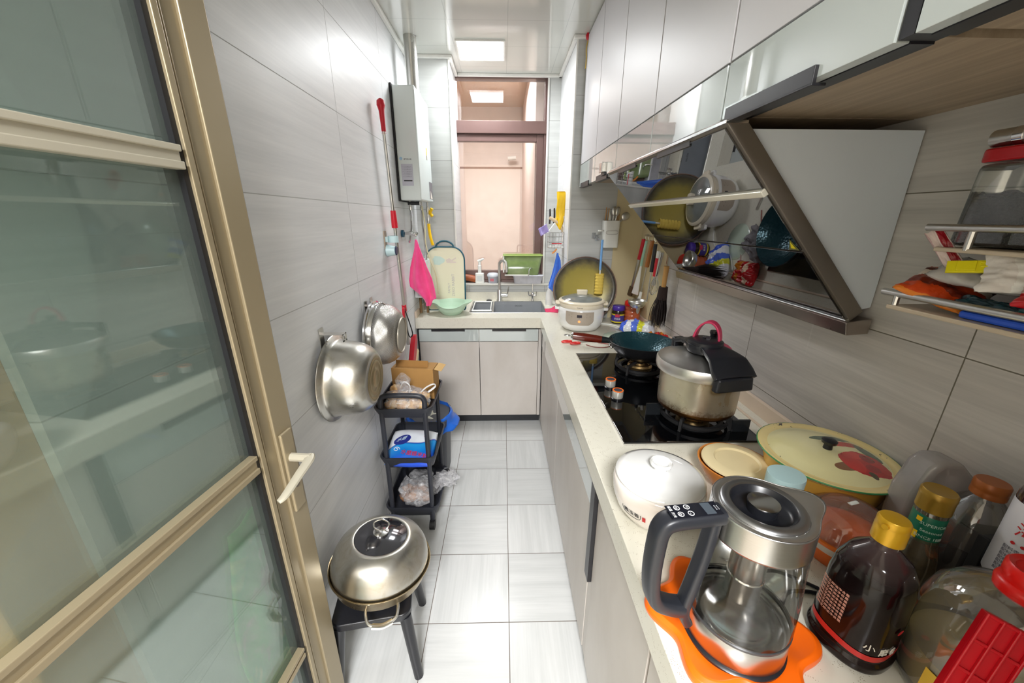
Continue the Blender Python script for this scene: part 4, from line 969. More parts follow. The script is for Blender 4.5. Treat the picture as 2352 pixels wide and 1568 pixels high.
def spoon(nm, x, tilt, lbl, rx=.015, ln=.055):
    t = thing(nm, lbl, 'spoon', (.655+x, 2.360, 1.395), rot=(0, math.radians(tilt), 0), group='steel spoons in the white holder')
    MB().tube([(0, 0, 0), (0, 0, ln)], [.004, .005], sub=1).build('handle', M_steel, t)
    MB().blob((0, -.004, ln+.024), rx, .006, .026, 0, 1, 20, 12).build('bowl', M_steel, t, smooth=80)
spoon('spoon', .006, 4, 'steel spoon standing in the middle of the cutlery holder'); spoon('spoon', .020, 9, 'second steel spoon leaning right in the cutlery holder')
spoon('ladle', .034, 44, 'small steel ladle leaning out right of the cutlery holder', .024, .045)
# clear hooks and bottle brush
for x, z, l in ((.563, 1.330, 'upper clear plastic hook on the column left of the cutlery holder'), (.588, 1.318, 'clear plastic hook carrying the blue handled sponge brush')):
    k = thing('clear_hook', l, 'hook', (x, 2.403, z)); MB().box(-.012, .012, -.002, 0, -.018, .018).build('plate', glass('acrylic_hook', (.93, .95, .96), .2, .05, .2), k, smooth=0)
    MB().tube([(0, -.002, .006), (0, -.016, .004), (0, -.020, -.010), (0, -.028, -.012), (0, -.034, .0)], .003).build('prong', M_chrome, k)
bb_ = thing('sponge_brush', 'blue handled yellow sponge brush hanging before the big wok', 'brush', (.598, 2.318, 1.0))
MB().tube([(0, 0, .31), (0, 0, .13)], .007, sub=1).build('handle', plain('sky_blue_plastic', (120, 176, 236), .35), bb_)
MB().tube([(0, 0, .14), (0, 0, .10)], .0045, sub=1).build('stem', M_white, bb_)
m = MB(); m.grid(lambda u, v: (.026*math.cos(2*PI*u)*(1+.05*math.sin(13*v*PI)), .018*math.sin(2*PI*u)*(1+.05*math.sin(13*v*PI)), -.018+.125*v), 24, 60, cu=True)
m.build('sponge', plain('sponge_yellow', (236, 206, 96), .9, bump=.6, scale=120), bb_, smooth=80)
# ---- big wok leaning
def rad_mat(name, stops, axis=(0, 1)):
    n = NT(name); P = n.sep(n.obj()); r = n.math('SQRT', n.math('ADD', n.math('POWER', P[axis[0]], 2), n.math('POWER', P[axis[1]], 2)))
    v = n.noise(n.obj(), 16, 4, .6); rr = n.math('ADD', r, n.math('MULTIPLY', n.math('SUBTRACT', v, .5), .06))
    n.pbr(n.ramp(n.math('MULTIPLY', rr, 4.6), *stops), .35, .1); return n.m
M_wokin = rad_mat('wok_inside', ((.0, srgb(196, 178, 84)), (.58, srgb(176, 162, 84)), (.74, srgb(128, 120, 84)), (.86, srgb(76, 72, 64)), (1, srgb(58, 54, 50))))
bw = thing('big_wok', 'huge round greasy wok leaning on the column behind the slow cooker', 'wok', (.515, 2.338, 1.006), rot=(math.radians(80), 0, 0))
MB().lathe([(0, -.042), (.08, -.038), (.14, -.026), (.180, -.010), (.199, .002)], 80).build('body', M_wokin, bw, smooth=70, solid=.002)
MB().tube([(.200*math.cos(t*PI/24), .200*math.sin(t*PI/24), .002) for t in range(48)], .0035, close=True, sub=1, seg=8).build('rim', plain('wok_rim_brown', (128, 104, 92), .4, .3), bw, smooth=60)

# ============================================================ slow cooker
sc = thing('slow_cooker', 'round white electric slow cooker with glass lid at the counter corner', 'slow cooker', (.462, 2.165, .803))
M_cream = plain('stoneware_cream', (236, 226, 204), .18, var=.03)
MB().lathe([(0, .002), (.085, .002), (.105, .008), (.124, .035), (.133, .070), (.135, .105), (.133, .132), (.128, .138), (.124, .138)], 72).build('body', M_enamel_white, sc, smooth=60)
for sx in (-1, 1):
    MB().rbox(.140*sx, 0, .118, .134, .030, .070, .010, 5).build('side_handle', M_enamel_white, sc, bevel=.003)
    MB().rbox(.136*sx, 0, .148, .162, .036, .060, .012, 5).build('pot_handle', M_cream, sc, bevel=.004)
MB().lathe([(.122, .136), (.130, .142), (.131, .160), (.127, .163)], 60).build('inner_pot', M_cream, sc, smooth=50)
ld = MB().lathe([(.120, .160), (.134, .166), (.135, .172), (.128, .178), (.118, .180)], 72).build('lid', M_cream, sc, smooth=50)
MB().lathe([(.120, .179), (.095, .192), (.060, .202), (.026, .206), (0, .206)], 60).build('lid_glass', glass('lid_glass', (.88, .92, .90), .3, .03, .5, (.75, .8, .78)), ld, smooth=60)
MB().rbox(0, 0, .204, .232, .058, .034, .008, 5, 1.1).build('knob', M_cream, ld, bevel=.004)
def onbody(R): return lambda a, z, d=0.0: ((R+d)*math.sin(a), -(R+d)*math.cos(a), z)
ob = onbody(.1352)
def panel(u, v):
    z = .128-.078*v; wd = .62*(1-.0*v)*(1 if v < .6 else math.sqrt(max(0, 1-((v-.6)/.4)**2*.55)))
    r = .1352 if z > .07 else .1352-(.07-z)*.27
    a = -wd+2*wd*u - .10; return ((r+.0012)*math.sin(a), -(r+.0012)*math.cos(a), z)
MB().grid(panel, 30, 14).build('control_panel', plain('panel_taupe', (176, 164, 150), .3), sc, smooth=80)
MB().grid(lambda u, v: ob(-.20+.20*u, .112-.016*v, .0022), 6, 2).build('display', plain('display_dark', (34, 30, 48), .2), sc, smooth=80)
MB().grid(lambda u, v: ob(-.10+.052*v*math.cos(2*PI*u), .074+.0065*v*math.sin(2*PI*u), .0022), 20, 3, cu=True).build('button_light', emis('orange_light', (1.0, .30, .10), 1.6), sc, smooth=80)
for a, z in ((-.42, .114), (-.42, .098), (-.55, .106), (.20, .114), (.20, .098), (.34, .102), (-.10, .092)):
    text('panel_print', '=', .010, plain('panel_ink_%d' % (a*100+z*1000), (96, 86, 78), .5), sc, fn=lambda u, v, w_, a=a, z=z: Vector(ob(a+u/.1335, z+v, .0018)))
text('maker_print', 'TONZE', .010, plain('maker_ink', (120, 112, 100), .5), sc, fn=lambda u, v, w_: Vector(ob(-.1+u/.1335, .1495+v, -.0022)))
sc.rotation_euler = (0, 0, math.radians(-9))
cb = MB().tube([(.60, 2.24, .807), (.66, 2.22, .807), (.70, 2.16, .807), (.66, 2.09, .807), (.72, 2.02, .807), (.80, 1.96, .807)], .0035).build('power_cord', M_white); top(cb, 'white power cord curling on the worktop right of the slow cooker', 'cord')
cb = MB().tube([(.59, 2.05, .806), (.66, 1.96, .806), (.74, 1.92, .806), (.79, 1.90, .806)], .0022).build('thin_cord', plain('pinkish_cord', (196, 150, 140), .5)); top(cb, 'thin pinkish cord on the worktop behind the frying pan', 'cord')
gl_ = MB().lathe([(0, .012), (.05, .011), (.085, .004), (.092, .001), (.092, .0)], 48).build('loose_lid', plain('lid_pale_green', (206, 222, 204), .15), loc=(.655, 1.99, .8035), smooth=50); top(gl_, 'pale green round lid lying on the worktop behind the frying pan', 'lid')
# jars
def liquid(name, rgb, **k): return plain(name, rgb, .12, 0, .15, 40, **k)
j = thing('jam_jar', 'small dark jar with purple lid and yellow edged label at the counter end', 'jar', (.722, 2.275, .803))
MB().lathe([(0, 0), (.036, 0), (.039, .005), (.039, .072), (.033, .086), (0, .086)], 32).build('body', liquid('dark_paste', (48, 40, 26)), j, smooth=50)
MB().lathe([(.036, .084), (.038, .086), (.038, .110), (.035, .113), (0, .113)], 32).build('lid', plain('lid_purple', (76, 50, 160), .35), j, smooth=50)
def band(R, z0, z1, a0, a1): return lambda u, v: ((R)*math.cos(a0+(a1-a0)*u), (R)*math.sin(a0+(a1-a0)*u), z0+(z1-z0)*v)
MB().grid(band(.0398, .010, .064, math.radians(175), math.radians(325)), 24, 2).build('label_edge', plain('label_yellow2', (226, 206, 40), .4), j, smooth=80)
MB().grid(band(.0404, .018, .056, math.radians(178), math.radians(322)), 24, 2).build('label', plain('label_purple', (70, 62, 150), .4), j, smooth=80)
MB().grid(band(.0409, .046, .064, math.radians(228), math.radians(268)), 10, 2).build('label_badge', plain('label_red', (206, 60, 90), .4), j, smooth=80)
text('label_print', '芝麻酱', .013, M_inkw, j, fn=lambda u, v, w_: Vector(((.0412+w_)*math.cos(math.radians(248)+u/.04), (.0412+w_)*math.sin(math.radians(248)+u/.04), .034+v)))
j = thing('chilli_jar', 'clear jar of orange red chilli with bright red lid at the counter end', 'jar', (.806, 2.262, .803))
def jarprof(u, v):
    t = 2*PI*u; r = .047*(1+.03*math.sin(v*5*2*PI)); return (r*math.cos(t), r*math.sin(t), .118*v)
m = MB(); m.grid(jarprof, 36, 40, cu=True); m.lathe([(0, 0), (.047, 0)], 36); m.build('body', liquid('chilli', (196, 98, 60), Coat_Weight=.6), j, smooth=60)
MB().lathe([(.046, .116), (.050, .118), (.050, .138), (.046, .144), (0, .145)], 36).build('lid', plain('lid_red', (226, 36, 24), .3), j, smooth=50)
# snack bag near the jars
def crumple(m, c, hx_, hy_, t, amp=.35, seed=0, fl=None, nu=34, nv=26):
    def f(s_): 
        def g(u, v):
            x = u*2-1; y = v*2-1; e = max(0, (1-x**4)*(1-y**4))**.5; n_ = noise.noise(Vector((x*2.4+seed, y*2.4, seed*1.7)))+.5*noise.noise(Vector((x*6, y*6, seed)))
            z = s_*t*e*(1+amp*n_)+.25*t*n_; z = c[2]+z
            if fl is not None: z = max(z, fl)
            return (c[0]+hx_*x*(1+.06*n_), c[1]+hy_*y*(1+.06*n_), z)
        return g
    m.grid(f(1), nu, nv); m.grid(f(-1), nu, nv); return m
def split_mat(name, cols, axis=0, k=5.0, off=.5, rough=.22):
    n = NT(name); P = n.sep(n.obj()); v = n.noise(n.obj(), 22, 4, .6, .5)
    f = n.math('ADD', n.math('ADD', n.math('MULTIPLY', P[axis], k), off), n.math('MULTIPLY', n.math('SUBTRACT', v, .5), .25))
    nd = n.ramp(f, *[(i/len(cols)+.001, srgb(c)) for i, c in enumerate(cols)])
    nd.node.color_ramp.interpolation = 'CONSTANT'
    n.pbr(nd, rough, 0, n.bump(v, .7, .004)); return n.m
sb = crumple(MB(), (0, 0, .032), .095, .075, .030, .5, 3, .001).build('snack_bag', split_mat('bag_blue_white', ((70, 104, 226), (236, 238, 244), (90, 120, 226), (226, 226, 60), (232, 234, 238), (214, 216, 226)), 0, 5.2), loc=(.775, 2.06, .803), smooth=80, rot=(0, 0, math.radians(-25)))
top(sb, 'crumpled blue and white snack bag on the worktop below the brush', 'bag')
rp = crumple(MB(), (0, 0, .035), .055, .07, .03, .5, 6, .001).build('red_packet', split_mat('packet_red', ((180, 20, 26), (230, 200, 170), (190, 24, 28), (200, 120, 30), (176, 16, 22)), 1, 7), loc=(.795, 1.80, .803), smooth=80); top(rp, 'red snack packet by the wall behind the frying pan', 'packet')
gr = crumple(MB(), (0, 0, .022), .06, .09, .02, .9, 9, .001).build('grey_rag', plain('rag_grey', (140, 136, 140), .9, bump=.5), loc=(.66, 1.80, .804), smooth=80, rot=(0, 0, .5)); top(gr, 'grey rag on the worktop behind the frying pan handle', 'rag')

# ============================================================ utensils on the right wall
rl = thing('utensil_rail', 'steel utensil rail with hooks on the right wall past the hood', 'rail', (.855, 2.06, 1.338))
m = MB(); m.tube([(-.012, -.24, 0), (-.012, .24, 0)], .004, sub=1); m.box(-.012, .010, -.235, -.225, -.006, .006); m.box(-.012, .010, .225, .235, -.006, .006); m.build('bar', M_chrome, rl)
HY = (2.245, 2.20, 2.11, 2.06, 2.02, 1.965, 1.89)
for y in HY: MB().tube([(-.012, y-2.06, .006), (-.022, y-2.06, -.006), (-.022, y-2.06, -.022), (-.034, y-2.06, -.026), (-.038, y-2.06, -.016)], .0018, seg=6).build('hook', M_chrome, rl)
def hang(name, lbl, y, z, dy, ln, parts):
    t = thing(name, lbl, 'utensil', (.822, y, z), group='utensils hanging on the wall rail'); d = Vector((0, dy, -1)).normalized()
    for pn, a, b, r0, r1, mt, flat in parts:
        MB().tube([tuple(d*(ln*(a+(b-a)*k/4))) for k in range(5)], [r0+(r1-r0)*k/4 for k in range(5)], sub=2, seg=14, flat=flat).build(pn, mt, t, smooth=60)
    return t, d
M_wd = plain('turned_wood', (176, 112, 58), .4); M_dk = plain('dark_handle', (34, 38, 44), .4); M_mt = plain('mint_handle', (170, 214, 196), .4); M_silb = plain('silicone_brown', (96, 74, 50), .6)
hang('tongs', 'red handled tongs, farthest of the utensils on the wall rail', 2.245, 1.318, .40, .385, [('handle', 0, .34, .011, .010, M_red, .6), ('arm', .34, .86, .009, .007, M_steel, .5), ('tip', .84, 1.0, .015, .018, M_silb, .6)])
hang('spatula', 'mint green handled spatula between the red tongs and wooden spoon', 2.20, 1.31, .30, .34, [('handle', 0, .45, .008, .008, M_mt, .6), ('blade', .45, 1, .006, .022, M_white, .25)])
t, d = hang('rice_paddle', 'pale spoon with turned wooden handle on the wall rail', 2.11, 1.316, .285, .445, [('handle', 0, .34, .011, .013, M_wd, 1), ('shaft', .34, .70, .0045, .005, M_steel, 1), ('head', .70, 1, .008, .012, M_white, .35)])
MB().blob(tuple(d*.40), .014, .022, .055, .1, 2, 24, 14).build('head', plain('paddle_pale', (206, 206, 196), .4), t, smooth=80)
t, d = hang('ladle', 'black handled steel ladle with deep round bowl on the wall rail', 2.06, 1.302, .10, .36, [('handle', 0, .42, .010, .011, M_dk, .8), ('shaft', .42, .9, .0045, .0045, M_steel, .7)])
MB().lathe([(.050, .0), (.048, -.02), (.034, -.040), (0, -.048)], 36, (-.045, .06, -.32)).build('bowl', M_steel, t, smooth=60, solid=.001)
t, d = hang('peeler', 'red and white handled peeler on the wall rail beside the whisk', 2.005, 1.270, .12, .17, [('handle_top', 0, .22, .011, .011, M_white, .7), ('handle', .22, .8, .012, .012, M_red, .7), ('blade', .8, 1.1, .006, .012, M_steel, .4)])
t, d = hang('whisk', 'steel balloon whisk hanging next to the black brush', 1.965, 1.268, .26, .25, [('handle', 0, .52, .0105, .008, M_chrome, 1)])
for i in range(7):
    a = i*PI/7
    e1 = Vector((math.cos(a)*.022, math.sin(a)*.022, 0))
    MB().tube([tuple(d*.125), tuple(d*.17+e1*.8), tuple(d*.215+e1), tuple(d*.245), tuple(d*.215-e1), tuple(d*.17-e1*.8), tuple(d*.125)], .0009, seg=5).build('wire', M_chrome, t)
t, d = hang('wok_brush', 'black bristle brush with bare wooden handle nearest on the wall rail', 1.885, 1.225, .06, .33, [('handle', .06, .44, .013, .011, plain('bare_wood', (196, 148, 84), .6), 1), ('collar', .38, .58, .022, .026, plain('coir_dark', (44, 30, 26), .9), 1)])
MB().tube([(0, 0, .11), (0, .002, .06), (0, .012, -.01)], .0012).build('string', plain('string_red', (150, 70, 60), .6), t)
random.seed(5); m = MB()
for i in range(240):
    a = random.uniform(0, 2*PI); r0 = random.uniform(0, .024); r1 = r0*random.uniform(1.3, 2.4)+random.uniform(-.004, .008); l = random.uniform(.12, .165)
    p0 = d*.18+Vector((r0*math.cos(a), r0*math.sin(a), 0)); p1 = d*(.18+l*.5)+Vector((r1*.85*math.cos(a), r1*.85*math.sin(a), 0)); p2 = d*(.18+l)+Vector((r1*math.cos(a)*.9-.0, r1*math.sin(a), 0))
    p1.x = max(-.06, min(.03, p1.x)); p2.x = max(-.06, min(.03, p2.x))
    m.tube([tuple(p0), tuple(p1), tuple(p2)], [.0016, .0013, .0006], seg=3, sub=2, cap=False)
o = m.build('bristles', plain('bristle_black', (34, 24, 22), .7), t); o['kind'] = 'stuff'
# ============================================================ gas hob
hb = thing('gas_hob', 'black glass two burner gas hob set in the worktop', 'hob', (.558, 1.32, .8035))
M_hob = mirror_dark('hob_glass', .07, (.8, .8, .82), (7, 8, 10), .03)
MB().box(-.207, .207, -.38, .38, 0, .007).build('glass_top', M_hob, hb, smooth=0, bevel=.002)
m = MB(); m.box(-.2085, -.2065, -.382, .382, 0, .0075); m.box(.2065, .2085, -.382, .382, 0, .0075); m.build('metal_edge', M_chrome, hb, smooth=0)
M_iron = plain('cast_iron', (26, 26, 28), .55, bump=.3, scale=200)
M_brass = steel('burner_brass', (190, 160, 110), .35, (70, 50, 40), .8, scale=30)
def burner(cx, cy, plates=True):
    m = MB(); m.lathe([(.078, .007), (.088, .007), (.088, .014), (.080, .020), (.074, .016)], 48, (cx, cy, 0))
    b = m.build('drip_ring', M_iron, hb, smooth=50)
    MB().lathe([(0, .007), (.050, .007), (.052, .022), (.046, .030), (.038, .030), (.036, .026), (.022, .026), (.020, .034), (0, .034)], 40, (cx, cy, 0)).build('burner_head', M_brass, b, smooth=40)
    MB().lathe([(.0, .036), (.018, .036), (.018, .030), (0, .030)], 24, (cx, cy, 0)).build('burner_cap', M_iron, b)
    m = MB()
    for k in range(4):
        a = PI/4+k*PI/2 if not plates else k*PI/2+PI/2*0+math.radians(45)
        X = Matrix.Translation((cx, cy, 0)) @ Matrix.Rotation(a, 4, 'Z'); m.X = X
        m.prism([(.030, .048), (.105, .050), (.112, .046), (.118, .008), (.108, .008), (.100, .036), (.030, .040)], -.004, .004, 'Y')
    m.X = Matrix.Identity(4); m.lathe([(.096, .020), (.104, .020), (.104, .030), (.096, .030)], 48, (cx, cy, 0))
    m.build('pan_support', M_iron, b, smooth=40)
    return b
b1 = burner(.062, -.245); b2 = burner(.035, .185)
M_wp = plain('wind_plate_dark', (30, 33, 36), .2)
MB().box(-.085, -.030, -.222, -.216, .007, .048).build('wind_plate', M_wp, b1, smooth=0); MB().box(.140, .195, -.330, -.323, .007, .046).build('wind_plate', M_wp, b1, smooth=0)
for y, l in ((-.008, 0), (-.104, 1)):
    k = MB().lathe([(0, .007), (.022, .007), (.022, .012), (.018, .014), (0, .014)], 28, (-.146, y, 0)).build('knob', plain('knob_base_black', (18, 18, 22), .25), hb, smooth=50)
    MB().lathe([(.0185, .014), (.0195, .016), (.0195, .040), (0, .040)], 32, (-.146, y, 0)).build('knob_body', plain('knob_silver', (196, 194, 186), .3, .4), k, smooth=50)
    MB().lathe([(.0150, .0402), (.0195, .0402), (.0195, .0425), (.0150, .0425)], 32, (-.146, y, 0)).build('knob_ring', plain('knob_orange', (246, 120, 40), .4), k, smooth=50)
    MB().lathe([(0, .0412), (.0152, .0412)], 32, (-.146, y, 0)).build('knob_top', plain('knob_top_grey', (70, 72, 82), .2), k)
text('hob_print', '火力', .008, plain('hob_ink', (120, 120, 126), .4), hb, loc=(-.10, .10, .0072), depth=.0001)

# ============================================================ frying pan
fp = thing('frying_pan', 'dark blue hammered frying pan with wooden handle on the rear burner', 'frying pan', (.600, 1.525, .854))
def hammered():
    n = NT('hammered_teal'); o = n.obj(); vo = n.new('ShaderNodeTexVoronoi'); n.link(o, vo.inputs['Vector']); vo.inputs['Scale'].default_value = 95
    n.pbr(n.mix(n.noise(o, 5, 3), srgb(22, 52, 60), srgb(38, 78, 86)), .24, .4, n.bump(vo.outputs['Distance'], .55, .002)); return n.m
M_ham = hammered()
MB().lathe([(0, .004), (.065, .004), (.098, .022), (.124, .050), (.138, .076)], 80).build('inside', M_ham, fp, smooth=70)
MB().lathe([(0, 0), (.068, 0), (.102, .020), (.128, .048), (.1405, .076), (.138, .077)], 80).build('outside', plain('pan_black', (26, 26, 28), .28, bump=.3, scale=120), fp, smooth=70)
hd = Vector((-.155, .045, .045)).normalized() if False else Vector((-.985, .12, .10)).normalized()
P = lambda d_: tuple(Vector((0, 0, .058))+hd*d_)
MB().tube([P(.128), P(.15), P(.175)], [.012, .013, .0155], sub=3, seg=20).build('handle_socket', plain('socket_dark', (34, 40, 42), .3, .4), fp)
MB().tube([P(.172), P(.20), P(.255), P(.285), P(.300)], [.0145, .0165, .0185, .0175, .0165], sub=4, seg=24).build('handle', plain('wood_dark_red', (92, 26, 12), .22, var=.35, scale=50, Coat_Weight=.5), fp)
MB().tube([P(.299), P(.308)], [.0165, .013], sub=1, seg=20).build('end_cap', M_chrome, fp)
m = MB(); e = Vector(P(.325)); m.tube([P(.306), tuple(e+Vector((.006, .010, 0))), tuple(e+Vector((-.010, .006, 0))), tuple(e+Vector((-.010, -.006, 0))), tuple(e+Vector((.006, -.010, 0))), P(.306)], .002); m.build('hanging_loop', M_chrome, fp)
for yy in (-.014, .014): MB().blob((-.136, yy, .052), .006, .006, .006, 0, 1, 14, 10).build('rivet', M_chrome, fp, smooth=80)
sx_ = thing('scissors', 'red handled scissors lying under the frying pan handle', 'scissors', (.365, 1.875, .806))
for dx, dy, rt in ((-.028, .012, .5), (.012, -.018, .1)):
    MB().tube([(dx+.026*math.cos(t*PI/5), dy+.013*math.sin(t*PI/5)+.004*math.cos(t*PI/5), .003) for t in range(10)], .0045, close=True, sub=3, seg=8).build('grip', plain('scissor_red', (220, 50, 48), .4), sx_)
MB().prism([(.03, .0), (.135, .028), (.13, .036), (.03, .016)], 0, .003).build('blade', M_steel, sx_, smooth=0)
rb = MB().tube([(.43, 1.84, .806), (.47, 1.80, .806), (.53, 1.80, .806), (.56, 1.84, .806), (.50, 1.87, .806)], .002).build('cord_loop', plain('cord_maroon', (150, 70, 64), .5)); tag(rb, 'thin maroon cord loop on the worktop under the frying pan handle', 'cord')

# ============================================================ pressure cooker
pc = thing('pressure_cooker', 'stained steel pressure cooker with black clamp and pink lever on the front burner', 'pressure cooker', (.617, 1.072, .856))
MB().lathe([(0, 0), (.096, 0), (.108, .004), (.114, .012), (.115, .020)], 72).build('base', steel('cooker_base_burnt', (120, 82, 44), .35, (60, 36, 22), .8, scale=30), pc, smooth=50)
def cooker_mat():
    n = NT('cooker_side'); o = n.obj(); P = n.sep(o); v = n.noise(o, 9, 5, .6, .8); f = n.noise(o, 120, 3, .7)
    c = n.mix(v, srgb(176, 166, 134), srgb(214, 210, 198))
    low = n.ramp(n.math('ADD', P[2], n.math('MULTIPLY', n.math('SUBTRACT', f, .5), .05)), (.018, (1, 1, 1)), (.040, (0, 0, 0)))
    c = n.mix(n.math('MULTIPLY', low, .8), c, srgb(110, 74, 40))
    sp = n.math('MULTIPLY', n.math('GREATER_THAN', f, .70), n.math('GREATER_THAN', v, .5)); c = n.mix(sp, c, srgb(70, 44, 26))
    st = n.math('MULTIPLY', n.math('GREATER_THAN', v, .62), .35); c = n.mix(st, c, srgb(176, 140, 40))
    n.pbr(c, n.math('ADD', .2, n.math('MULTIPLY', v, .2)), .85); return n.m
MB().lathe([(.115, .020), (.116, .06), (.116, .135), (.119, .142)], 80).build('body', cooker_mat(), pc, smooth=50)
M_lidst = steel('cooker_lid', (228, 226, 222), .34, brush=None)
lid = MB().lathe([(.121, .128), (.131, .132), (.133, .140), (.133, .158), (.129, .165), (.112, .168), (.095, .176), (.060, .184), (.030, .187), (0, .188)], 80).build('lid', M_lidst, pc, smooth=40)
# black yoke running across the lid (local +x is the lever axis)
def yoke(u, v):
    s = -.135+.275*u
    w_ = (.034+.022*max(0, 1-abs(s)/.05)) if s < .03 else .038+.026*min(1, (s-.03)/.09)
    if s < -.07: w_ = .020
    z = .194+.016*max(0, 1-(s/.10)**2) if abs(s) < .10 else .194-.34*(abs(s)-.10)
    if s > .10: z = .194-.95*(s-.10)
    y = (v*2-1)*w_; return (s, y, z+.004*(1-(v*2-1)**2))
AR = math.radians(-80)
def addyoke(o): o.rotation_euler = (0, 0, AR); return o
yk = addyoke(MB().grid(yoke, 60, 12).build('yoke', M_blackp, lid, smooth=60, solid=.012, bevel=.002))
addyoke(MB().rbox(.134, 0, .118, .158, .026, .122, .010, 5, .92).build('clamp_grip', M_blackp, lid, bevel=.005))
addyoke(MB().rbox(-.128, 0, .128, .196, .018, .040, .006, 5).build('clamp_grip', M_blackp, lid, bevel=.003))
addyoke(MB().lathe([(0, .190), (.048, .190), (.052, .200), (.050, .224), (.042, .228), (0, .230)], 48).build('dial_housing', M_blackp, lid, smooth=40))
addyoke(MB().tube([(-.012, .002, .231), (.002, .006, .234), (.014, -.004, .231)], [.006, .007, .005], flat=.5).build('valve_insert', plain('valve_grey', (90, 90, 96), .2, .5), lid))
MB().lathe([(0, .185), (.012, .185), (.011, .228), (.015, .236), (.013, .242), (0, .242)], 24, (.048, .040, 0)).build('steam_valve', M_blackp, lid)
M_pink = plain('lever_pink', (190, 44, 84), .35)
def arc(u, v):
    t = PI*u; r = .046; w_ = .008*(1+.35*u)
    return (-.005-.004*math.sin(t), 0, 0)
lev = MB()
def levf(u, v):
    t = PI*(-.04+1.08*u); y = -.036*math.cos(t); z = .220+.058*math.sin(t); wd = .012+.006*u
    return (.012+(v*2-1)*wd+.010*math.sin(t), y, z)
lev.grid(levf, 40, 3); L_ = addyoke(lev.build('carry_lever', M_pink, lid, smooth=60, solid=.006, bevel=.0015))
L_.rotation_euler = (0, 0, math.radians(44))
MB().lathe([(.045, .198), (.070, .200), (.074, .206), (.068, .211), (.045, .211)], 30, a0=math.radians(-35), a1=math.radians(40)).build('release_tab', M_pink, lid, smooth=50)

# ============================================================ white casserole
cs = thing('casserole', 'white ceramic casserole with lid and small emblem nearest the hob', 'casserole', (.337, .672, .803))
M_blush = plain('ceramic_body', (238, 230, 222), .12, var=.015, Coat_Weight=.5)
MB().lathe([(0, .002), (.060, .002), (.066, .006), (.084, .030), (.094, .060), (.0955, .085), (.093, .096), (.0885, .098)], 80).build('body', M_blush, cs, smooth=60)
ld = MB().lathe([(.090, .098), (.0925, .101), (.0915, .105), (.078, .1105), (.050, .1145), (.024, .1165), (.012, .1165)], 80).build('lid', M_enamel_white, cs, smooth=60)
MB().lathe([(.013, .115), (.014, .122), (.022, .128), (.0235, .133), (.0210, .1365), (.0165, .1345), (.0150, .128), (0, .126)], 48).build('knob', M_enamel_white, ld, smooth=60)
def cw(a0, z0, R=.0952):
    def f(u, v, w_):
        z = z0+v; r = R-(max(0, .085-z)*.04 if z > .06 else .001+(.060-z)*.333)
        return Vector(((r+.0008+w_)*math.cos(a0+u/R), (r+.0008+w_)*math.sin(a0+u/R), z))
    return f
A0 = math.radians(217)
for i, chh in enumerate('圆玉荟'): text('emblem', chh, .0125, M_ink, cs, fn=lambda u, v, w_, i=i: cw(A0, .052)(u-.014+.0125*i, v, w_), depth=.0002)
m = MB(); f_ = cw(A0, .052)
m.tube([tuple(f_(u, v, .0002)) for u, v in ((-.023, .008), (-.024, 0), (-.019, -.009), (-.004, -.011), (.010, -.011), (.018, -.008), (.020, 0), (.020, .006))], .0005, seg=5); m.build('emblem_outline', M_ink, cs)
m = MB(); m.grid(lambda u, v: tuple(f_(.0235+.007*u, -.009+.014*v, .0002)), 4, 3); m.build('red_seal', M_inkr, cs, smooth=80)

# ============================================================ orange bowl with cream lid
ob_ = thing('orange_bowl', 'orange bowl covered with a cream saucer behind the casserole', 'bowl', (.566, .760, .803))
MB().lathe([(0, .0), (.045, 0), (.048, .006), (.070, .030), (.083, .055), (.086, .066), (.083, .067), (.07, .04), (0, .03)], 64).build('body', plain('bowl_orange', (214, 132, 56), .2, var=.06), ob_, smooth=60)
MB().lathe([(0, .070), (.047, .070), (.051, .074), (.070, .073), (.077, .070), (.078, .067), (.07, .066), (0, .066)], 64).build('saucer_lid', plain('saucer_cream', (236, 218, 172), .3, var=.03), ob_, smooth=30)
cp = thing('blue_cup', 'upturned pale blue cup standing between the kettle and enamel pot', 'cup', (.572, .622, .803))
MB().lathe([(.028, 0), (.031, .02), (.0345, .135), (.0340, .1395), (0, .141)], 48, sx=1.02, sy=.9).build('body', plain('cup_pale_blue', (178, 208, 210), .5, var=.03), cp, smooth=40)
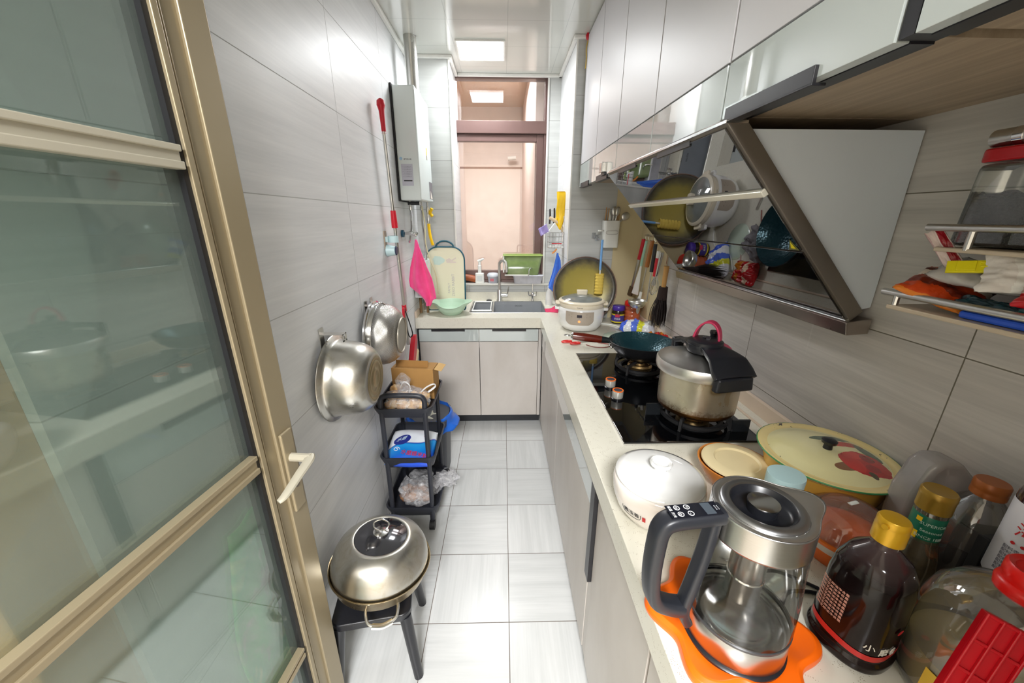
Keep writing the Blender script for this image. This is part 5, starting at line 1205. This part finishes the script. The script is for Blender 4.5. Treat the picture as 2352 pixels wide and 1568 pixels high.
# ============================================================ enamel pot
en = thing('enamel_basin', 'large cream enamel basin with painted red flower lid and chipped green rim by the wall', 'enamel pot', (.7345, .714, .803))
M_eny = plain('enamel_yellow', (226, 178, 78), .2, var=.06)
MB().lathe([(0, 0), (.075, 0), (.095, .02), (.108, .06), (.118, .10), (.123, .112)], 80).build('body', M_eny, en, smooth=60)
def enamel_lid():
    n = NT('enamel_lid'); o = n.obj(); P = n.sep(o)
    r = n.math('SQRT', n.math('ADD', n.math('POWER', P[0], 2), n.math('POWER', P[1], 2)))
    v = n.noise(o, 60, 4, .7); big = n.noise(o, 8, 3)
    c = n.mix(big, srgb(236, 226, 160), srgb(242, 236, 190))
    c = n.mix(n.math('GREATER_THAN', r, .112), c, srgb(238, 216, 146))
    sp = n.math('MULTIPLY', n.math('GREATER_THAN', r, .108), n.math('GREATER_THAN', v, .665)); c = n.mix(sp, c, srgb(38, 30, 26))
    wv = n.math('ADD', n.math('MULTIPLY', n.math('SUBTRACT', n.noise(o, 45, 3), .5), .030), 0)
    def disc(cx, cy, rx, ry, col, c):
        dx = n.math('DIVIDE', n.math('SUBTRACT', P[0], cx), rx); dy = n.math('DIVIDE', n.math('SUBTRACT', P[1], cy), ry)
        dd = n.math('SQRT', n.math('ADD', n.math('POWER', dx, 2), n.math('POWER', dy, 2)))
        return n.mix(n.math('LESS_THAN', n.math('ADD', dd, n.math('MULTIPLY', wv, 12)), 1), c, srgb(col))
    c = disc(.045, .045, .050, .012, (66, 96, 70), c); c = disc(.058, .020, .045, .012, (202, 52, 44), c)
    c = disc(.088, -.01, .016, .034, (66, 96, 76), c)
    c = disc(-.005, -.060, .026, .012, (136, 92, 62), c)
    c = disc(.042, -.050, .048, .040, (190, 26, 32), c); c = disc(.014, -.050, .020, .026, (208, 44, 42), c); c = disc(.070, -.060, .018, .018, (204, 36, 38), c); c = disc(.035, -.025, .020, .014, (214, 50, 46), c); c = disc(.060, -.035, .014, .013, (150, 18, 28), c); c = disc(.046, -.066, .014, .012, (160, 20, 30), c)
    c = disc(.030, -.085, .007, .010, (84, 70, 50), c)
    n.pbr(c, .12, 0, None, Coat_Weight=.6); return n.m
l_ = MB().lathe([(.122, .110), (.132, .118), (.1335, .1225), (.131, .124), (.122, .120), (.110, .1195), (.090, .127), (.050, .134), (0, .136)], 96).build('lid', enamel_lid(), en, smooth=60)
def chipped():
    n = NT('green_chipped_edge'); v = n.noise(n.obj(), 26, 4, .7); n.pbr(n.ramp(v, (.40, srgb(24, 22, 26)), (.44, srgb(58, 138, 82)), (1, srgb(86, 160, 104))), .3); return n.m
MB().tube([(.1330*math.cos(t*PI/32), .1330*math.sin(t*PI/32), .1215) for t in range(64)], .0018, close=True, sub=1, seg=8).build('rim_edge', chipped(), l_, smooth=60)
MB().lathe([(0, .134), (.009, .134), (.008, .146), (.014, .150), (.015, .156), (.011, .159), (0, .160)], 32).build('knob', M_blackp, l_, smooth=50)
# ============================================================ orange food container
oc_ = thing('food_container', 'orange and white container with domed translucent lid behind the dark bottle', 'container', (.658, .556, .803))
tapered = MB().lathe([(0, 0), (.050, 0), (.060, .02), (.071, .056), (.072, .058)], 64); tapered.build('bowl', plain('container_white', (236, 226, 214), .3), oc_, smooth=60)
MB().lathe([(0, .0005), (.0515, .0005), (.0605, .018), (.0655, .036), (.064, .036)], 64).build('orange_base', plain('container_orange2', (240, 110, 30), .3), oc_, smooth=60)
MB().lathe([(.070, .055), (.0765, .057), (.0765, .063), (.070, .065)], 64).build('rim', plain('container_orange', (246, 122, 30), .3), oc_, smooth=50)
MB().lathe([(0, .078), (.04, .076), (.060, .066), (.068, .056)], 48).build('contents', plain('contents_orange', (246, 112, 44), .6, var=.3, scale=70, bump=.5), oc_)
MB().lathe([(.073, .064), (.070, .078), (.060, .098), (.042, .113), (.02, .121), (0, .123)], 64).build('lid', glass('milky_pink_lid', (.97, .88, .84), .15, .08, .22, (.90, .66, .56)), oc_, smooth=70)
MB().tube([(-.010, .0, .1225), (.008, .004, .1230)], .004, sub=1, flat=.4).build('lid_tab', M_white, oc_)
MB().tube([(.046*1+.012*math.cos(t*PI/8), -.026+.008*math.sin(t*PI/8), .098+.004*math.cos(t*PI/8)) for t in range(16)], .0008, close=True, sub=1, seg=6).build('lid_vent', plain('vent_ring', (236, 210, 204), .2), oc_)
# ============================================================ orange trivet and glass kettle
tv = thing('trivet', 'bright orange wavy edged silicone trivet under the glass kettle', 'trivet', (.362, .425, .8035))
M_org = plain('silicone_orange', (252, 108, 10), .35, var=.03)
def lob(t, k=1.0):
    c6 = math.cos(6*(t+.30)); r = .112+.014*c6+.003*math.cos(2*t+1); return r*k
def triv(u, v):
    t = 2*PI*u; ks = [(0, .004), (.60, .004), (.66, .010), (.78, .013), (.92, .017), (.985, .013), (1.0, .006), (.99, 0), (0, 0)]
    i = v*(len(ks)-1); j = min(int(i), len(ks)-2); f = i-j
    k = ks[j][0]*(1-f)+ks[j+1][0]*f; z = ks[j][1]*(1-f)+ks[j+1][1]*f
    r = lob(t)*k if k > .7 else (.072*k/.66)*(1-(k/.7)**6)+lob(t)*k*(k/.7)**6
    return (r*math.cos(t), r*math.sin(t), z)
MB().grid(triv, 140, 48, cu=True).build('mat', M_org, tv, smooth=60)
kt = thing('glass_kettle', 'glass electric kettle with steel bands and black handle on the orange trivet', 'kettle', (.358, .412, .8085))
kb_ = MB().lathe([(0, 0), (.070, 0), (.076, .003), (.077, .010), (.072, .014), (0, .014)], 72).build('power_base', M_blackp, kt, smooth=50)
def brushed(name, rgb=(196, 196, 196)):
    n = NT(name); P = n.sep(n.obj()); ang = n.math('ARCTAN2', P[1], P[0]); z = n.noise(n.comb(n.math('MULTIPLY', P[2], 900), ang, 0), 1, 3)
    c = srgb(rgb); n.pbr(n.mix(z, tuple(x*.85 for x in c[:3])+(1,), c), .26, 1, None, Anisotropic=.6); return n.m
M_brush = brushed('brushed_band')
MB().lathe([(.0735, .014), (.0745, .016), (.0738, .052), (.0728, .056)], 96).build('base_band', M_brush, kt, smooth=40)
MB().lathe([(0, .040), (.040, .040), (.046, .044), (.062, .046), (.070, .044), (.072, .050)], 72).build('heating_plate', steel('plate_steel', (206, 206, 204), .16), kt, smooth=50)
M_kglass = glass('kettle_glass', (.97, .98, .975), .05, .01)
MB().lathe([(.0730, .054), (.0740, .070), (.0725, .110), (.0695, .150), (.0662, .200)], 96).build('glass_body', M_kglass, kt, smooth=70)
MB().lathe([(.0728, .0535), (.0745, .055), (.0745, .058), (.0725, .060)], 96).build('seal_ring', plain('seal_grey', (60, 60, 62), .3), kt, smooth=40)
# spout lip is pulled out on the +x side
def topband(u, v):
    t = 2*PI*u; z = .198+.040*v; r = .0670-.001*v; k = max(0, math.cos(t-.10))**14
    r += .026*k*max(0, (v-.30)/.70)
    return (r*math.cos(t), r*math.sin(t), z+.004*k*v)
MB().grid(topband, 144, 14, cu=True).build('top_band', M_brush, kt, smooth=60, solid=.0012)
def topring(u, v):
    t = 2*PI*u; k = max(0, math.cos(t-.10))**14; r = .0560+(.0102+.024*k)*v
    return (r*math.cos(t), r*math.sin(t), .2375+.001*math.sin(v*PI)+.003*k*v)
MB().grid(topring, 144, 4, cu=True).build('top_ring', M_lidst, kt, smooth=60)
ldk = MB().lathe([(.0555, .2375), (.0550, .2400), (.0530, .2415), (.0440, .2415), (.0425, .2405)], 80).build('lid', steel('lid_ring_steel', (186, 188, 192), .3), kt, smooth=40)
MB().lathe([(.0428, .2412), (.0410, .2400), (.0390, .2330), (.034, .2290), (0, .2280)], 72).build('lid_dish', plain('lid_dish_black', (26, 27, 32), .3), ldk, smooth=50)
MB().lathe([(0, .2285), (.0185, .2285), (.0195, .2340), (.0205, .2420), (0, .2420)], 48).build('knob_skirt', M_blackp, ldk, smooth=40)
MB().lathe([(.0190, .2420), (.0212, .2425), (.0208, .2440), (.012, .2448), (0, .2450)], 48).build('knob_cap', M_chrome, ldk, smooth=40)
MB().lathe([(0, .080), (.0225, .080), (.0245, .084), (.0245, .225)], 48).build('infuser_tube', steel('infuser', (190, 184, 176), .2), kt, smooth=50)
MB().lathe([(.0250, .118), (.0257, .119), (.0257, .122), (.0250, .123)], 48).build('infuser_ring', M_chrome, kt, smooth=50)
kt.scale = (.955, .955, 1.04)
HR = math.radians(186)
hn = MB()
hp = [(.064, .232), (.10, .231), (.140, .229), (.1535, .218), (.157, .196), (.158, .15), (.154, .112), (.144, .090), (.120, .076), (.100, .070)]
# rounded-rectangle section swept along the handle line
def sweep(m, pts, wd, th, n_=5, seg=16, sub=6):
    Q = []
    Pp = [Vector((p[0], 0, p[1])) for p in pts]
    for i in range(len(Pp)-1):
        p0, p1, p2, p3 = Pp[max(0, i-1)], Pp[i], Pp[i+1], Pp[min(len(Pp)-1, i+2)]
        for k in range(sub):
            t = k/sub; Q.append(.5*((2*p1)+(p2-p0)*t+(2*p0-5*p1+4*p2-p3)*t*t+(3*p1-p0-3*p2+p3)*t**3))
    Q.append(Pp[-1]); rings = []
    for i, q in enumerate(Q):
        a = Q[max(0, i-1)]; b = Q[min(len(Q)-1, i+1)]; t = (b-a).normalized(); nn = Vector((0, 1, 0)); s_ = t.cross(nn)
        r = []
        for k in range(seg):
            th_ = 2*PI*k/seg; cx = abs(math.cos(th_))**.55*(1 if math.cos(th_) > 0 else -1); cy = abs(math.sin(th_))**.55*(1 if math.sin(th_) > 0 else -1)
            r.append(tuple(q+nn*cx*wd/2+s_*cy*th/2))
        rings.append(r)
    vs_ = sum(rings, []); fs = []
    for i in range(len(rings)-1):
        for k in range(seg): fs.append((i*seg+k, i*seg+(k+1) % seg, (i+1)*seg+(k+1) % seg, (i+1)*seg+k))
    fs += [tuple(range(seg))[::-1], tuple(range((len(rings)-1)*seg, len(rings)*seg))]; m.add(vs_, fs); return m
sweep(hn, hp, .030, .021); sweep(hn, [(.074, .226), (.079, .17), (.088, .115), (.096, .066), (.086, .040)], .024, .016)
hd_ = hn.build('handle', plain('kettle_handle_black', (34, 36, 42), .38), kt, smooth=50, rot=(0, 0, HR))
MB().box(.070, .146, -.0125, .0125, .2412, .2425).build('button_panel', plain('kettle_panel', (24, 26, 34), .12), hd_, smooth=0, bevel=.0004)
MB().box(.080, .094, -.0105, .0105, .2425, .2428).build('panel_window', plain('panel_window_grey', (76, 84, 92), .2), hd_, smooth=0)
for i, (x, y, s_) in enumerate(((.116, -.006, '+'), (.116, .006, '-'), (.131, -.006, 'o'), (.131, .006, 'o'))):
    MB().lathe([(.0034, .2426), (.0044, .2426), (.0044, .2429), (.0034, .2429)], 20, (x, y, 0)).build('button_mark', M_inkw, hd_)
    text('button_sign', s_, .008, M_inkw, hd_, loc=(x, y, .2427), rot=(0, 0, -PI/2+PI), depth=.0001)
text('panel_print', '::::', .010, M_inkw, hd_, loc=(.0745, 0, .2427), rot=(0, 0, -PI/2), depth=.0001)
text('panel_print', '保温', .005, M_inkw, hd_, loc=(.1415, -.006, .2427), rot=(0, 0, PI/2), depth=.0001)
text('panel_print', '开关', .005, M_inkw, hd_, loc=(.1415, .006, .2427), rot=(0, 0, PI/2), depth=.0001)
cbk = MB().tube([(.435, .425, .812), (.47, .452, .808), (.505, .478, .8065), (.56, .470, .8065), (.60, .42, .8065)], .0032).build('power_cord', M_blackp); tag(cbk, 'black cord running from the kettle base behind the dark bottle', 'cord')
cbk = MB().tube([(.44, .505, .8065), (.50, .520, .8065), (.55, .492, .8065), (.585, .458, .8065)], .003).build('power_cord', M_blackp); tag(cbk, 'black cord lying between the kettle and the orange container', 'cord')

# ============================================================ dark sesame oil bottle
so = thing('sesame_oil_bottle', 'squat dark bottle with gold cap and red striped label beside the kettle', 'bottle', (.541, .402, .8035), rot=(0, 0, math.radians(20)))
def dark_liquid():
    n = NT('dark_oil_bottle'); o = n.obj(); P = n.sep(o); v = n.noise(o, 12, 3)
    c = n.ramp(P[2], (.0, srgb(26, 14, 13)), (.150, srgb(14, 7, 7)), (.160, srgb(36, 26, 26)), (.20, srgb(74, 60, 60)))
    n.pbr(c, .10, 0, n.bump(v, .25, .004), Specular_IOR_Level=.35); return n.m
def sq(r, k=3.2):
    def f(t): return r/((abs(math.cos(t))**k+abs(math.sin(t))**k)**(1/k))
    return f
def squircle(m, prof, nu=72, c=(0, 0, 0), k0=3.0):
    def fn(u, v):
        t = 2*PI*u; i = v*(len(prof)-1); j = min(int(i), len(prof)-2); f = i-j
        r = prof[j][0]*(1-f)+prof[j+1][0]*f; z = prof[j][1]*(1-f)+prof[j+1][1]*f; kk = prof[j][2]*(1-f)+prof[j+1][2]*f
        rr = r/((abs(math.cos(t))**kk+abs(math.sin(t))**kk)**(1/kk)) if r > 0 else 0
        return (c[0]+rr*math.cos(t), c[1]+rr*math.sin(t), c[2]+z)
    return m.grid(fn, nu, (len(prof)-1)*4, cu=True)
squircle(MB(), [(0, 0, 2), (.045, 0, 2.6), (.0495, .003, 2.6), (.050, .014, 2.6), (.046, .021, 2.6), (.0465, .028, 2.8), (.0455, .08, 2.8), (.0445, .125, 2.8), (.042, .150, 2.6), (.034, .170, 2.3), (.022, .183, 2), (.0150, .190, 2), (.0145, .202, 2)]).build('body', dark_liquid(), so, smooth=70)
M_gold = plain('gold_cap', (206, 160, 34), .28, .35, var=.05)
MB().lathe([(.0150, .198), (.0185, .200), (.0185, .222), (.0178, .224), (.0182, .226), (.0180, .234), (.0160, .237), (0, .238)], 40).build('cap', M_gold, so, smooth=40)
MB().tube([(-.0185, .0, .229), (-.0215, 0, .229)], .004, sub=1).build('cap_tab', M_gold, so)
def onsq(R, kk=2.8):
    def f(u, v, w_, a0=0):
        t = a0+u/R; r = (R+.0008+w_)/((abs(math.cos(t))**kk+abs(math.sin(t))**kk)**(1/kk)); return Vector((r*math.cos(t), r*math.sin(t), v))
    return f
q_ = onsq(.0462)
AF = math.radians(245-20)
m = MB(); m.grid(lambda u, v: tuple(q_((u-.5)*.15, .026+.010*v+.016*(2*u-1)**2*.6, .0001, AF)), 60, 3); m.build('label_stripe', plain('label_stripe_red', (190, 40, 36), .3), so, smooth=80)
for i, (chh, s_) in enumerate((('小', .013), ('磨', .014), ('香', .013))):
    text('label_print', chh, s_, plain('ink_cream%d' % i, (226, 220, 206), .4), so, fn=lambda u, v, w_, i=i: q_(u-.006+.018*i, v+.050-.005*i, w_, AF+.1))
for i in range(9):
    text('label_print', '配料芝麻油净含量', .0048, plain('ink_salmon%d' % i, (206, 150, 130), .4), so, fn=lambda u, v, w_, i=i: q_(u-.052, v+.112-.0062*i, w_, AF-.05), depth=.0001)
MB().grid(lambda u, v: tuple(q_(.030+.007*v*math.cos(2*PI*u), .078+.004*v*math.sin(2*PI*u), .0002, AF+.1)), 16, 3, cu=True).build('label_seal', M_inkr, so, smooth=80)

# ============================================================ green label bottle
gbt = thing('vinegar_bottle', 'bottle with green label and dull gold cap behind the dark bottle', 'bottle', (.690, .472, .8035))
MB().lathe([(0, 0), (.028, 0), (.030, .004), (.030, .085), (.027, .105), (.021, .128), (.0195, .15), (.0195, .185), (.0165, .190), (.0165, .196)], 56).build('glass_body', glass('bottle_olive', (.62, .56, .42), .2, .02, .35, (.34, .28, .18)), gbt, smooth=60)
MB().lathe([(0, .004), (.027, .004), (.028, .060), (0, .060)], 40).build('liquid', plain('liquid_brown', (50, 36, 20), .2), gbt, smooth=50)
MB().lathe([(.0206, .132), (.0204, .135), (.0203, .178), (.0195, .180)], 56).build('label', plain('label_green', (14, 104, 78), .35), gbt, smooth=40)
GA = math.radians(232)
for i, s_ in enumerate(('SUPERIOR', 'Seasoned', 'SINCE 1888')):
    text('label_print', s_, .0072, plain('label_ink_pale%d' % i, (200, 220, 208), .4), gbt, fn=lambda u, v, w_, i=i: wrap(.0206, .167-.012*i, GA+.15)(u, v, w_), depth=.0001)
MB().grid(band(.0208, .136, .150, math.radians(176), math.radians(200)), 8, 2).build('label_mark', M_yellow, gbt); MB().grid(band(.0208, .168, .176, math.radians(180), math.radians(200)), 8, 2).build('label_mark', M_yellow, gbt)
MB().lathe([(.0175, .186), (.0212, .188), (.0212, .210), (.0216, .212), (.0216, .220), (.0195, .223), (.017, .2225), (0, .2225)], 48).build('cap', plain('gold_cap_dull', (160, 126, 44), .32, .45), gbt, smooth=40)

# ============================================================ jug, clear bottle, tray, labelled bottle
jg = thing('milky_jug', 'translucent milky jug with dark sauce inside against the right wall', 'jug', (.806, .564, .8035))
M_milky = glass('jug_plastic', (.88, .84, .82), .12, .15, .75, (.72, .68, .66))
MB().prism([(-.058, 0), (.054, 0), (.058, .05), (.058, .150), (.045, .185), (.010, .218), (-.026, .222), (-.044, .205), (-.060, .15)], -.024, .024, 'Y').build('body', M_milky, jg, smooth=40, bevel=.010, seg=4)
MB().box(-.052, .050, -.019, .019, .004, .135).build('sauce', plain('dark_sauce', (74, 70, 82), .3), jg, smooth=0, bevel=.006)
tb_ = thing('clear_bottle', 'clear round bottle with coppery brown screw cap beside the milky jug', 'bottle', (.806, .494, .8035)); tb_.scale = (.9, .9, 1.0)
MB().lathe([(0, 0), (.044, 0), (.048, .004), (.048, .130), (.046, .150), (.034, .175), (.022, .188), (.019, .192), (.019, .200)], 64).build('body', glass('pet_clear', (.93, .92, .90), .25, .03, .18, (.6, .58, .55)), tb_, smooth=60)
MB().lathe([(0, .003), (.045, .003), (.046, .10), (0, .10)], 48).build('liquid', plain('liquid_grey', (84, 78, 78), .15), tb_, smooth=40)
MB().lathe([(.018, .192), (.0235, .194), (.0235, .202), (.0228, .204), (.0235, .206), (.0235, .217), (.0215, .220), (0, .220)], 56).build('cap', plain('cap_copper', (160, 88, 34), .35, .15), tb_, smooth=40)
bt_ = thing('black_tray', 'black rimmed tray standing on edge behind the printed sauce bottle', 'tray', (.803, .437, .8035))
m = MB(); m.box(-.060, .060, .004, .007, 0, .162); m.box(-.063, -.060, -.007, .007, 0, .164); m.box(.060, .063, -.007, .007, 0, .164); m.box(-.060, .060, -.007, .004, .161, .164); m.box(-.060, .060, -.007, .004, 0, .003)
m.build('body', M_blackm, bt_, smooth=0, bevel=.001)
wl = thing('sauce_bottle', 'dark sauce bottle with white and red printed label at the right picture edge', 'bottle', (.750, .396, .8035))
MB().lathe([(0, 0), (.030, 0), (.032, .004), (.032, .265), (.028, .285), (.014, .305), (.013, .325), (.0, .325)], 48).build('body', liquid('sauce_dark', (48, 16, 14), Coat_Weight=.8), wl, smooth=50)
MB().lathe([(.0325, .130), (.0328, .131), (.0328, .255), (.0325, .256)], 56).build('label', plain('label_white', (214, 214, 222), .3), wl, smooth=40)
WA = math.radians(215)
text('label_print', '海天', .024, M_inkr, wl, fn=lambda u, v, w_: wrap(.0328, .218, WA)(u, v, w_), depth=.0001)
for i in range(7): text('label_print', '配料表 净含量 保质期', .0058, plain('label_ink_grey%d' % i, (120, 120, 134), .5), wl, fn=lambda u, v, w_, i=i: wrap(.0328, .186-.0065*i, WA)(u, v, w_), depth=.0001)
m = MB()
for i in range(5): m.grid(lambda u, v, i=i: tuple(wrap(.0330, .197, WA-.6+.3*i)(.0025*v*math.cos(2*PI*u), .0025*v*math.sin(2*PI*u), 0)), 10, 2, cu=True)
m.build('label_dots', M_inkr, wl, smooth=80)

# ============================================================ big oil bottle with red cap
oi = thing('oil_bottle', 'large clear cooking oil bottle with red cap and red carry handle, nearest on the right', 'bottle', (.646, .324, .8035))
M_pet = glass('pet_scuffed', (.90, .89, .87), .30, .05, .22, (.62, .60, .58))
pr = [(0, 0), (.070, 0), (.078, .005), (.080, .020), (.078, .034), (.080, .048), (.080, .10), (.078, .128), (.072, .152), (.058, .172), (.040, .186), (.026, .193), (.0225, .197), (.0225, .204)]
MB().lathe(pr, 88).build('body', M_pet, oi, smooth=60)
MB().lathe([(0, .004), (.067, .004), (.074, .012), (.075, .066), (0, .066)], 64).build('oil', plain('oil_yellow', (196, 176, 110), .12, var=.05, scale=6), oi, smooth=50)
MB().grid(band(.0812, .010, .060, math.radians(178), math.radians(232)), 24, 2).build('label', plain('oil_label_yellow', (232, 190, 60), .4), oi, smooth=80)
cpp = MB().lathe([(.0225, .194), (.031, .196), (.0315, .200), (.030, .204), (.0268, .206), (.0275, .211), (.0285, .213), (.0285, .226), (.026, .229), (.022, .2275), (.020, .2255), (0, .2255)], 64).build('cap', M_redbright, oi, smooth=40)
MB().lathe([(.0228, .188), (.0300, .189), (.0305, .193), (.0300, .1965), (.0228, .1965)], 56).build('tamper_ring', M_redbright, oi, smooth=40)
rh = MB()
rh.box(-.020, .020, -.007, .004, -.062, .052)
for i in range(4): rh.box(-.0205+.0132*i, -.0175+.0132*i, -.011, -.006, -.062, .052)
for z in (-.060, -.022, .016, .050): rh.box(-.020, .022, -.010, -.006, z-.002, z+.002)
h_ = rh.build('carry_handle', plain('handle_red', (206, 12, 30), .35), oi, smooth=0, bevel=.0012)
h_.location = (-.080, -.034, .136); h_.rotation_euler = (math.radians(-24), math.radians(14), math.radians(-38))

# ============================================================ wall shelf right
sh = thing('wall_shelf', 'two tier steel spice shelf on the right wall, near the camera', 'shelf', (.80, .44, 1.27))
m = MB(); m.tube([(-.070, .255, .032), (-.070, -.36, .032)], .0062, sub=1, seg=14); m.build('front_rail', M_steel, sh, smooth=60)
m = MB(); m.tube([(-.070, .215, .150), (-.070, -.36, .150)], .0058, sub=1, seg=14); m.build('front_rail', M_steel, sh, smooth=60)
M_shelfb = plain('shelf_edge_beige', (196, 180, 156), .35, .2)
MB().box(-.076, .068, -.36, .238, .003, .011).build('shelf_plate', M_shelfb, sh, smooth=0, bevel=.002)
MB().box(-.072, .068, -.36, .195, .112, .119).build('shelf_plate', M_shelfb, sh, smooth=0, bevel=.002)
for y in (.228, -.05, -.3): MB().tube([(-.070, y, .008), (-.070, y, .032)], .005, sub=1).build('post', M_steel, sh)
for y in (.150, -.12): MB().tube([(-.068, y, .116), (-.068, y, .150)], .005, sub=1).build('post', M_steel, sh)
for y in (.10, -.28): MB().box(.055, .068, y-.008, y+.008, .011, .22).build('bracket', M_shelfb, sh, smooth=0, bevel=.002)
def orient(n_, y_):
    z = Vector(n_).normalized(); x = Vector(y_).cross(z).normalized(); y = z.cross(x)
    return Matrix((x, y, z)).transposed().to_euler()
def packet(name, lbl, loc, hx_, hy_, t, mat, rot, seed, cat='packet'):
    o = crumple(MB(), (0, 0, 0), hx_, hy_, t, .45, seed).build(name, mat, loc=loc, rot=rot, smooth=80); tag(o, lbl, cat); return o
R_ = math.radians
packet('spice_packet', 'orange red chilli picture packet at the far end of the lower wall shelf', (.772, .632, 1.318), .048, .050, .012, split_mat('packet_chilli', ((226, 128, 40), (206, 70, 20), (120, 40, 20), (170, 60, 24), (226, 214, 200), (90, 28, 16), (190, 84, 30)), 0, 9, rough=.3), (R_(18), R_(-22), R_(14)), 11)
packet('spice_packet', 'clear packet with glossy folds under the yellow clip on the wall shelf', (.786, .590, 1.345), .050, .058, .014, plain('packet_clear_grey', (176, 172, 168), .12, var=.2, scale=40), (R_(8), R_(-10), R_(20)), 12)
packet('spice_packet', 'white packet with red stripe and small print on the lower wall shelf', (.782, .500, 1.362), .034, .078, .008, split_mat('packet_white_red', ((206, 204, 200), (190, 188, 184), (214, 212, 208), (170, 24, 34), (226, 224, 218), (216, 210, 204)), 1, -7, rough=.4), orient((-.72, -.50, .48), (.30, -.93, .22)), 13)
packet('spice_packet', 'shiny red packet lying near on the lower wall shelf', (.772, .440, 1.334), .030, .080, .012, split_mat('packet_red2', ((206, 20, 34), (176, 14, 26), (196, 170, 160), (190, 20, 30), (160, 10, 20)), 0, 10), orient((-.80, -.42, .42), (.10, -1, .06)), 14)
packet('spice_packet', 'dark teal packet behind the front rail of the lower wall shelf', (.752, .540, 1.303), .014, .052, .010, split_mat('packet_teal', ((30, 96, 100), (16, 52, 62), (14, 44, 54), (20, 60, 70)), 1, 8), (R_(2), R_(-30), R_(4)), 15)
packet('spice_packet', 'red and white wrapped packet nearest behind the lower shelf rail', (.752, .430, 1.303), .018, .060, .012, split_mat('packet_red_white', ((200, 24, 30), (228, 214, 190), (190, 20, 26), (222, 216, 212), (180, 16, 24)), 1, 9), (R_(-6), R_(-30), R_(8)), 16)
bp_ = MB().box(-.030, .020, -.15, .075, 0, .012).build('blue_packet', plain('packet_blue', (44, 92, 214), .3, var=.1), loc=(.768, .50, 1.2815), smooth=0, bevel=.004); tag(bp_, 'flat blue packet lying on the lower wall shelf plate', 'packet')
MB().tube([(-.032, -.03+.014*math.cos(t*PI/8), .006+.004*math.sin(t*PI/8)) for t in range(16)], .0006, close=True, sub=1, seg=5).build('print_ring', plain('print_ring_pale', (150, 190, 240), .4), bp_)
packet('folded_label', 'pale red striped slip hanging from the upper wall shelf end', (.742, .622, 1.378), .011, .046, .003, split_mat('slip', ((206, 190, 186), (150, 16, 30), (216, 196, 190), (190, 160, 158)), 0, 26), orient((-.8, -.55, .2), (.1, -.62, -.78)), 17, 'slip')
yc = MB(); yc.prism([(-.016, -.050), (.016, -.050), (.016, .045), (.010, .052), (-.010, .052), (-.016, .045)], 0, .006); yc.box(-.013, .013, -.035, -.006, .006, .010); yc.box(-.010, -.007, .0, .04, .006, .009); yc.box(.0, .003, .0, .04, .006, .009)
yc = yc.build('bag_clip', plain('clip_yellow', (232, 220, 16), .35), loc=(.742, .572, 1.362), rot=orient((-.72, -.50, .48), (.35, -.9, .25)), smooth=0, bevel=.0006); yc.scale = (.62, .70, .8); tag(yc, 'bright yellow bag clip on the packets of the lower wall shelf', 'clip')
for i, s_ in enumerate(('【使用方法】本品', '1%-0.9%1', '-0.6%-0.8', '净含量')):
    tx = text('packet_print', s_, .0085, plain('packet_ink%d' % i, (60, 60, 66), .5), None, depth=.0002)
    tx.parent = bpy.data.objects['spice_packet.002']; tx.location = (-.020+.012*i, .012, .0135); tx.rotation_euler = (0, 0, PI/2)
jr = thing('glass_jar', 'glass jar of dark dried food with red lid on the upper wall shelf', 'jar', (.806, .590, 1.391))
MB().rbox(0, 0, 0, .125, .088, .125, .018, 7, .93).build('glass_body', glass('jar_glass', (.88, .89, .86), .15, .05, .16, (.56, .56, .52)), jr, bevel=.006)
def gran():
    n = NT('dried_fungus'); v = n.noise(n.obj(), 90, 4, .7); n.pbr(n.ramp(v, (.3, srgb(18, 18, 20)), (.7, srgb(62, 62, 66))), .6, 0, n.bump(v, 1, .01)); return n.m
m = MB()
m.grid(lambda u, v: (-.037+.074*u, -.055+.110*v, .078+.012*noise.noise(Vector((u*5, v*8, 2)))), 30, 40); m.box(-.037, .037, -.055, .055, .002, .074); m.build('contents', gran(), jr, smooth=60)
lidj = MB().rbox(0, 0, .128, .148, .084, .122, .020, 7).build('lid', plain('jar_lid_red', (176, 16, 26), .25), jr, bevel=.003)
m = MB(); m.tube([(-.025, .055, .163), (-.025, -.055, .163)], .013, sub=1, seg=20); m.build('clamp_bar', M_steel, lidj, smooth=60)
for y in (.02, -.02): MB().tube([(-.025, y+.006, .163), (-.025, y-.006, .163)], .0138, sub=1, seg=20).build('clamp_ring', M_chrome, lidj, smooth=60)
bk = MB().tube([(.860, .46, .985), (.860, .36, .983)], .006, sub=1).build('wall_rod', M_blackp); tag(bk, 'short black rod on the right wall above the bottles', 'rod')
